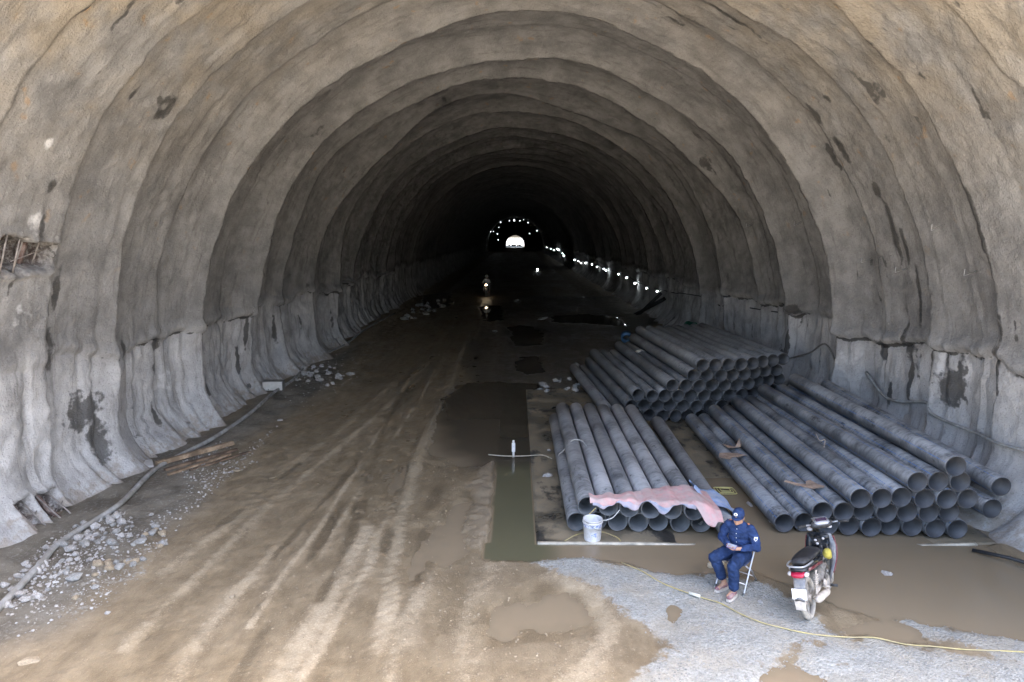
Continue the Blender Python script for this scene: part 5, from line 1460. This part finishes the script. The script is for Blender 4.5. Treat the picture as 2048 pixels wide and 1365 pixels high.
    MB().tube(catmull([(.06, .24, .36), (.10, .22, .24), (.13, .05, .19), (.14, -.12, .20)], 5), .017, 8).build('exhaust_pipe', M_ENG, t)
    MB().tube([(.14, -.12, .20), (.145, -.22, .215), (.15, -.62, .29), (.15, -.70, .305)], [.03, .048, .052, .03], 14).build('muffler', M_MUDC, t)
    MB().tube([(-.22, .0, .22), (.22, .0, .22)], .012, 8).build('foot_bar', M_MUDC, t)
    for s in (-1, 1):
        MB().tube([(s * .15, .0, .225), (s * .24, .0, .225)], .020, 8).build('foot_peg', plain('peg_rubber', (.05, .05, .05), .8), t)
        MB().tube([(s * .12, -.28, .32), (s * .22, -.29, .33)], .014, 8).build('pillion_peg', M_MUDC, t)
    MB().tube([(-.10, -.02, .24), (-.22, -.02, .062)], .012, 8).build('side_stand', M_MUDC, t)
    # central spine and leg shields
    MB().tube(catmull([(0, .47, .80), (0, .36, .62), (0, .18, .54), (0, -.1, .58)], 5), [.04] * 8 + [.05] * 8, 12).build('spine', M_BLK, t)
    for s in (-1, 1):
        MB().loft([[(s * .05, .44, .84), (s * .16, .40, .83), (s * .165, .37, .82), (s * .05, .40, .82)],
                   [(s * .09, .46, .68), (s * .205, .40, .68), (s * .205, .36, .67), (s * .09, .42, .66)],
                   [(s * .11, .42, .50), (s * .205, .33, .50), (s * .20, .29, .50), (s * .10, .36, .50)],
                   [(s * .10, .30, .34), (s * .165, .20, .34), (s * .16, .16, .34), (s * .10, .24, .34)],
                   [(s * .10, .16, .25), (s * .14, .08, .25), (s * .13, .05, .25), (s * .10, .1, .25)]]).build('leg_shield', M_GREYP if s > 0 else M_BLK, t)
        MB().tube(catmull([(s * .185, .395, .80), (s * .212, .385, .66), (s * .21, .31, .50), (s * .17, .18, .33)], 4), .008, 6).build('shield_trim', M_RED, t)
    MB().loft([rsec(.37, .80, .14, .05), rsec(.39, .73, .13, .07), rsec(.35, .65, .09, .05)]).build('inner_cover', M_BLK, t)
    for x, z in ((-.05, .74), (.06, .77), (-.03, .69)): MB().ball((x, .335, z), (.022, .012, .018), 8, 6).build('key_switch', M_CLEAR, t)
    # front fork, guard
    for s in (-1, 1): MB().tube([(s * .075, WB, .285), (s * .075, .50, .62)], [.020, .024], 10).build('fork_leg', M_GREYP, t)
    fg = MB(); arc = []
    for i in range(9):
        a = R(20 + 16 * i); arc.append((WB + .325 * math.cos(a), .285 + .325 * math.sin(a)))
    fg.loft([[(-.05, y, z - .03), (-.055, y, z), (0, y, z + .02), (.055, y, z), (.05, y, z - .03), (0, y, z + .006)] for y, z in arc]).build('front_mudguard', M_GREYP, t)
    # handlebar cowl, instruments, headlight
    cw = MB(); cw.loft([rsec(.34, .95, .10, .025), rsec(.38, .96, .155, .055), rsec(.46, .945, .165, .075), rsec(.54, .92, .13, .075), rsec(.60, .90, .08, .05)])
    cowl = cw.build('handlebar_cowl', M_BLK, t)
    MB().loft([rsec(.335, .975, .075, .012), rsec(.36, .99, .105, .02), rsec(.43, 1.02, .11, .012)]).build('instrument_panel', M_SILV, cowl)
    MB().box((0, .395, 1.022), (.15, .07, .008), Euler((.55, 0, 0)), bev=.003).build('dial_glass', plain('dial', (.05, .03, .06), .12), cowl)
    MB().box((0, .50, 1.018), (.20, .10, .012), Euler((-.15, 0, 0)), bev=.005).build('cowl_visor', M_SILV, cowl)
    for s in (-1, 1):
        MB().tube([(s * .12, .42, .955), (s * .22, .40, .965), (s * .34, .33, .975)], .012, 8).build('handlebar', M_SILV, t)
        MB().tube([(s * .235, .392, .967), (s * .355, .322, .977)], .019, 10).build('grip', plain('grip_rubber', (.03, .03, .03), .7), t)
        MB().tube(catmull([(s * .20, .43, .955), (s * .26, .45, .955), (s * .35, .40, .96)], 4), .007, 6).build('lever', M_SILV, t)
    MB().loft([rsec(.58, .905, .085, .055), rsec(.625, .895, .07, .045), rsec(.64, .89, .04, .03)]).build('headlight', M_CLEAR, t)
    for s in (-1, 1): MB().ball((s * .14, .545, .86), (.04, .05, .03), 10, 8).build('front_indicator', M_CLEAR, t)
    return t
bike = motorbike('motorbike')
BH = math.atan2(.80, .60)              # heading of the parked bike
STEER = ('front_wheel', 'fork_leg', 'front_mudguard', 'handlebar', 'grip', 'lever', 'headlight', 'front_indicator', 'instrument')
def steer(t, ang):
    M = Matrix.Translation((0, .50, 0)) @ Matrix.Rotation(ang, 4, 'Z') @ Matrix.Translation((0, -.50, 0))
    for c in t.children:
        if c.name.startswith(STEER): c.matrix_basis = M @ c.matrix_basis
steer(bike, R(32))
rc = at(1622, 1243)
bdir = Vector((math.cos(BH), math.sin(BH), 0))
bike.scale = (.93, .93, .93)
base = rc + bdir * WB * .93
bike.location = (base.x, base.y, max(hat(rc.x, rc.y), -.01) - .004)
bike.rotation_mode = 'XYZ'
bike.rotation_euler = (0, R(-13), BH - math.pi / 2)
tag(bike, 'mud-caked black underbone motorbike parked on its stand beside the seated man', 'motorbike')
cl_ = MB(); cl_.ball((0, 0, 0), (.06, .05, .07), 10, 8); cl_.ball((.03, .01, -.04), (.045, .04, .05), 8, 6); cl_.ball((-.02, -.02, .03), (.04, .04, .04), 8, 6)
ycl = link_obj('yellow_cloth', remeshed('yellow_cloth', cl_, .012, 2), plain('yellow_rag', (.42, .36, .07), .9, var=.3, scale=10, bump=.4))
bpy.context.view_layer.update()
ycl.location = bike.matrix_world @ Vector((.16, .06, .66))
tag(ycl, 'crumpled yellow rag hanging on the motorbike below its seat', 'rag')

# ---- the far rider coming out of the dark
rb = copy_tree(bike)
steer(rb, R(-32))
for c in rb.children_recursive:
    if c.name.startswith('headlight'): hl = c
rp_ = at(974, 592); rb.location = (rp_.x, rp_.y, hat(rp_.x, rp_.y)); rb.rotation_euler = (0, 0, R(176))
rb.scale = (1, 1, 1)
tag(rb, 'small motorbike with a lit headlight riding out of the dark', 'motorbike')
lamp_me = hl.data.copy(); lamp_me.materials.clear(); lamp_me.materials.append(emit_mat('headlight_glow', (1.0, .76, .5), 5)); hl.data = lamp_me
rd = MB(); PH2 = head(rd, (0, .0, 1.52), 0)
limb(rd, [(0, .0, 1.38), (0, -.005, 1.45)], [.06, .055])
rd.ball((0, .0, 1.22), (.17, .11, .17)); rd.ball((0, .03, 1.02), (.15, .11, .16)); rd.ball((0, .05, .90), (.17, .14, .10))
for s in (-1, 1):
    limb(rd, [(s * .17, 0, 1.32), (s * .27, -.10, 1.12), (s * .30, -.44, 1.02)], [.055, .045, .03])
    rd.ball((s * .30, -.48, 1.0), (.035, .05, .03))
    limb(rd, [(s * .10, .0, .88), (s * .20, -.36, .70), (s * .19, -.12, .30)], [.09, .062, .04])
    limb(rd, [(s * .19, -.12, .30), (s * .20, -.26, .26)], [.04, .035])
rider = link_obj('person', remeshed('rider', rd, .012, 3), M_SKIN)
rider.location = (rp_.x - .02, rp_.y + .05, hat(rp_.x, rp_.y) - .02); rider.rotation_euler = (0, 0, R(-4))
tag(rider, 'distant rider in a pale shirt and helmet on the oncoming motorbike', 'person')
rs_ = MB(); rs_.ball((0, .0, 1.22), (.19, .13, .19)); rs_.ball((0, .03, 1.02), (.17, .13, .18))
for s in (-1, 1): limb(rs_, [(s * .16, 0, 1.32), (s * .27, -.10, 1.12), (s * .295, -.32, 1.05)], [.075, .062, .05])
link_obj('shirt', remeshed('rider_shirt', rs_, .014, 3), plain('pale_shirt', (.75, .72, .68), .9), rider)
rt_ = MB(); rt_.ball((0, .05, .88), (.18, .15, .10))
for s in (-1, 1): limb(rt_, [(s * .10, .0, .88), (s * .20, -.36, .70), (s * .19, -.14, .36)], [.10, .078, .06])
link_obj('trousers', remeshed('rider_trousers', rt_, .014, 3), plain('grey_trousers', (.55, .53, .50), .9), rider)
hm_ = MB(); vs = MB().lathe([(0, .15), (.06, .14), (.105, .10), (.125, .03), (.125, -.02), (.118, -.02), (.118, .03)], seg=18); hm_.add([PH2(v[0], v[1] * 1.1, v[2] + .02) for v in vs.v], vs.f); hm_.build('helmet', plain('pale_helmet', (.55, .53, .50), .3), rider)

# ================================================================== LAMPS
M_GLOW = emit_mat('lamp_glow', (.86, .94, 1.0), 9)
M_GLOWF = emit_mat('far_lamp_glow', (.86, .94, 1.0), 1.3)
M_BLKP = plain('lamp_housing', (.04, .04, .042), .5)
hs_m = MB().box((0, .05, .0), (.20, .10, .16), bev=.015).mesh('lamp_housing'); hs_m.materials.append(M_BLKP)
gl_m = MB().ball((0, -.02, 0), (.075, .045, .06), 10, 8).mesh('lamp_glass'); gl_m.materials.append(M_GLOW)
br_m = MB().tube([(.0, .08, .05), (.12, .10, .06)], .012, 6).mesh('lamp_bracket'); br_m.materials.append(M_BLKP)
gl_f = gl_m.copy(); gl_f.materials.clear(); gl_f.materials.append(M_GLOWF)
def lamp(loc, rz, sc, label, group, far=False):
    t = empty('work_lamp', loc, rz); t.scale = (sc, sc, sc)
    for nm, me in (('housing', hs_m), ('glass', gl_f if far else gl_m), ('bracket', br_m)): link_obj(nm, me, None, t)
    tag(t, label, 'lamp', group)
    return t
LAMPS = [(1303, 583, 1.0), (1283, 577, .8), (1263, 567, 1.35), (1244, 556, 1.1), (1227, 549, .95), (1208, 541, 1.25), (1200, 538, .6), (1190, 534, 1.0), (1179, 529, 1.3), (1166, 526, 1.1), (1159, 527, 1.1), (1152, 523, 1.1), (1147, 520, 1.5), (1125, 512, 1.6), (1121, 507, .9), (1115, 500, 2.2), (1111, 498, 1.6), (1105, 501, 1.5), (1099, 498, 1.5), (1092, 495, 1.2)]
cpts = []
for k, (px, py, sc) in enumerate(LAMPS):
    q = atx(px, py, 7.95); zz = max(.5, q.z)
    w_ = wall_point(q.y, zz, 1, .22); cpts.append(w_ + Vector((.1, 0, .12)))
    ordn = ORD[k] if k < 16 else ('seventeenth', 'eighteenth', 'nineteenth', 'twentieth')[k - 16]
    lamp(w_, R(35), sc * .66, 'white work lamp on the right wall, %s from the near end of the string' % ordn, 'lamps strung along the right wall')
near_c = [wall_point(y, 2.0 + dz, 1, .05) for y, dz in ((22, .35), (24, .25), (26.5, .15), (28, -.05), (30, .1), (33, .05), (36, -.2))]
tag(MB().tube(catmull(near_c + cpts[:14], 3), .022, 6).build('lamp_cable', plain('black_cable', (.03, .03, .03), .6)), 'black cable strung along the right wall feeding the lamps', 'cable')
# lining arch far inside with its lamps
ya = 200.0
am = MB(); secs = []
for i in range(49):
    th = math.pi * i / 48
    c_, s_ = -math.cos(th), math.sin(th)
    secs.append([(CX + c_ * r_, y_, CZ + .2 + s_ * r_) for r_, y_ in ((8.0, ya), (8.0, ya + 1.5), (8.6, ya + 1.5), (8.6, ya))])
arch = empty('lining_arch', (0, ya, 0)); inv = Matrix.Translation((0, -ya, 0))
am.loft(secs).build('arch_ring', plain('arch_concrete', (.45, .42, .38), .8), arch, inv)
for s in (-1, 1): MB().box((CX + s * 8.3, ya + .75, .8), (.6, 1.5, 2.6)).build('arch_foot', plain('arch_concrete', (.45, .42, .38), .8), arch, inv)
tag(arch, 'pale lining arch far inside the tunnel with lamps round it', 'arch')
AL = [(418, 170, 2.2), (538, 150, 2.0), (603, 145, 4.2), (680, 150, 2.0), (793, 175, 2.2), (915, 285, 2.6), (813, 325, 2.0), (375, 330, 2.2), (318, 297, 1.4), (280, 298, 2.4), (385, 410, 2.0), (730, 135, 1.2), (395, 240, 1.4)]
AN = ['upper left of the arch crown', 'left of the crown lamp', 'at the crown, biggest of the arch', 'right of the crown lamp', 'upper right of the arch', 'far right of the arch', 'inside the arch at right', 'inside the arch at left', 'small one between the two left arch lamps', 'far left of the arch', 'lowest at left inside the arch', 'dim one right of the arch crown', 'dim one below the upper left']
for (x, y, sc), nm in zip(AL, AN):
    q = aty(940 + x / 6.825, 420 + y / 6.825, ya - .6)
    lamp(q, 0, sc * .62, 'distant white work lamp, %s' % nm, 'lamps on the far lining arch', True)
q = at(1075, 543); lamp((q.x, q.y, .25), 0, 1.3, 'lone white lamp on the dark road between rider and wall lamps', None)
# mounds and plant silhouetted in the far mouth
mm = MB()
r9 = random.Random(4)
for k in range(16): mm.ball((-7 + k * .95, 626 + r9.uniform(-2, 2), -5.2), (r9.uniform(.8, 1.6), 2, r9.uniform(.8, 2.6)), 8, 6)
tag(link_obj('spoil_heap', remeshed('spoil_heap', mm, .35, 1), plain('dark_spoil', (.12, .10, .08), .95)), 'dark spoil heap silhouetted in the far tunnel mouth', 'heap')
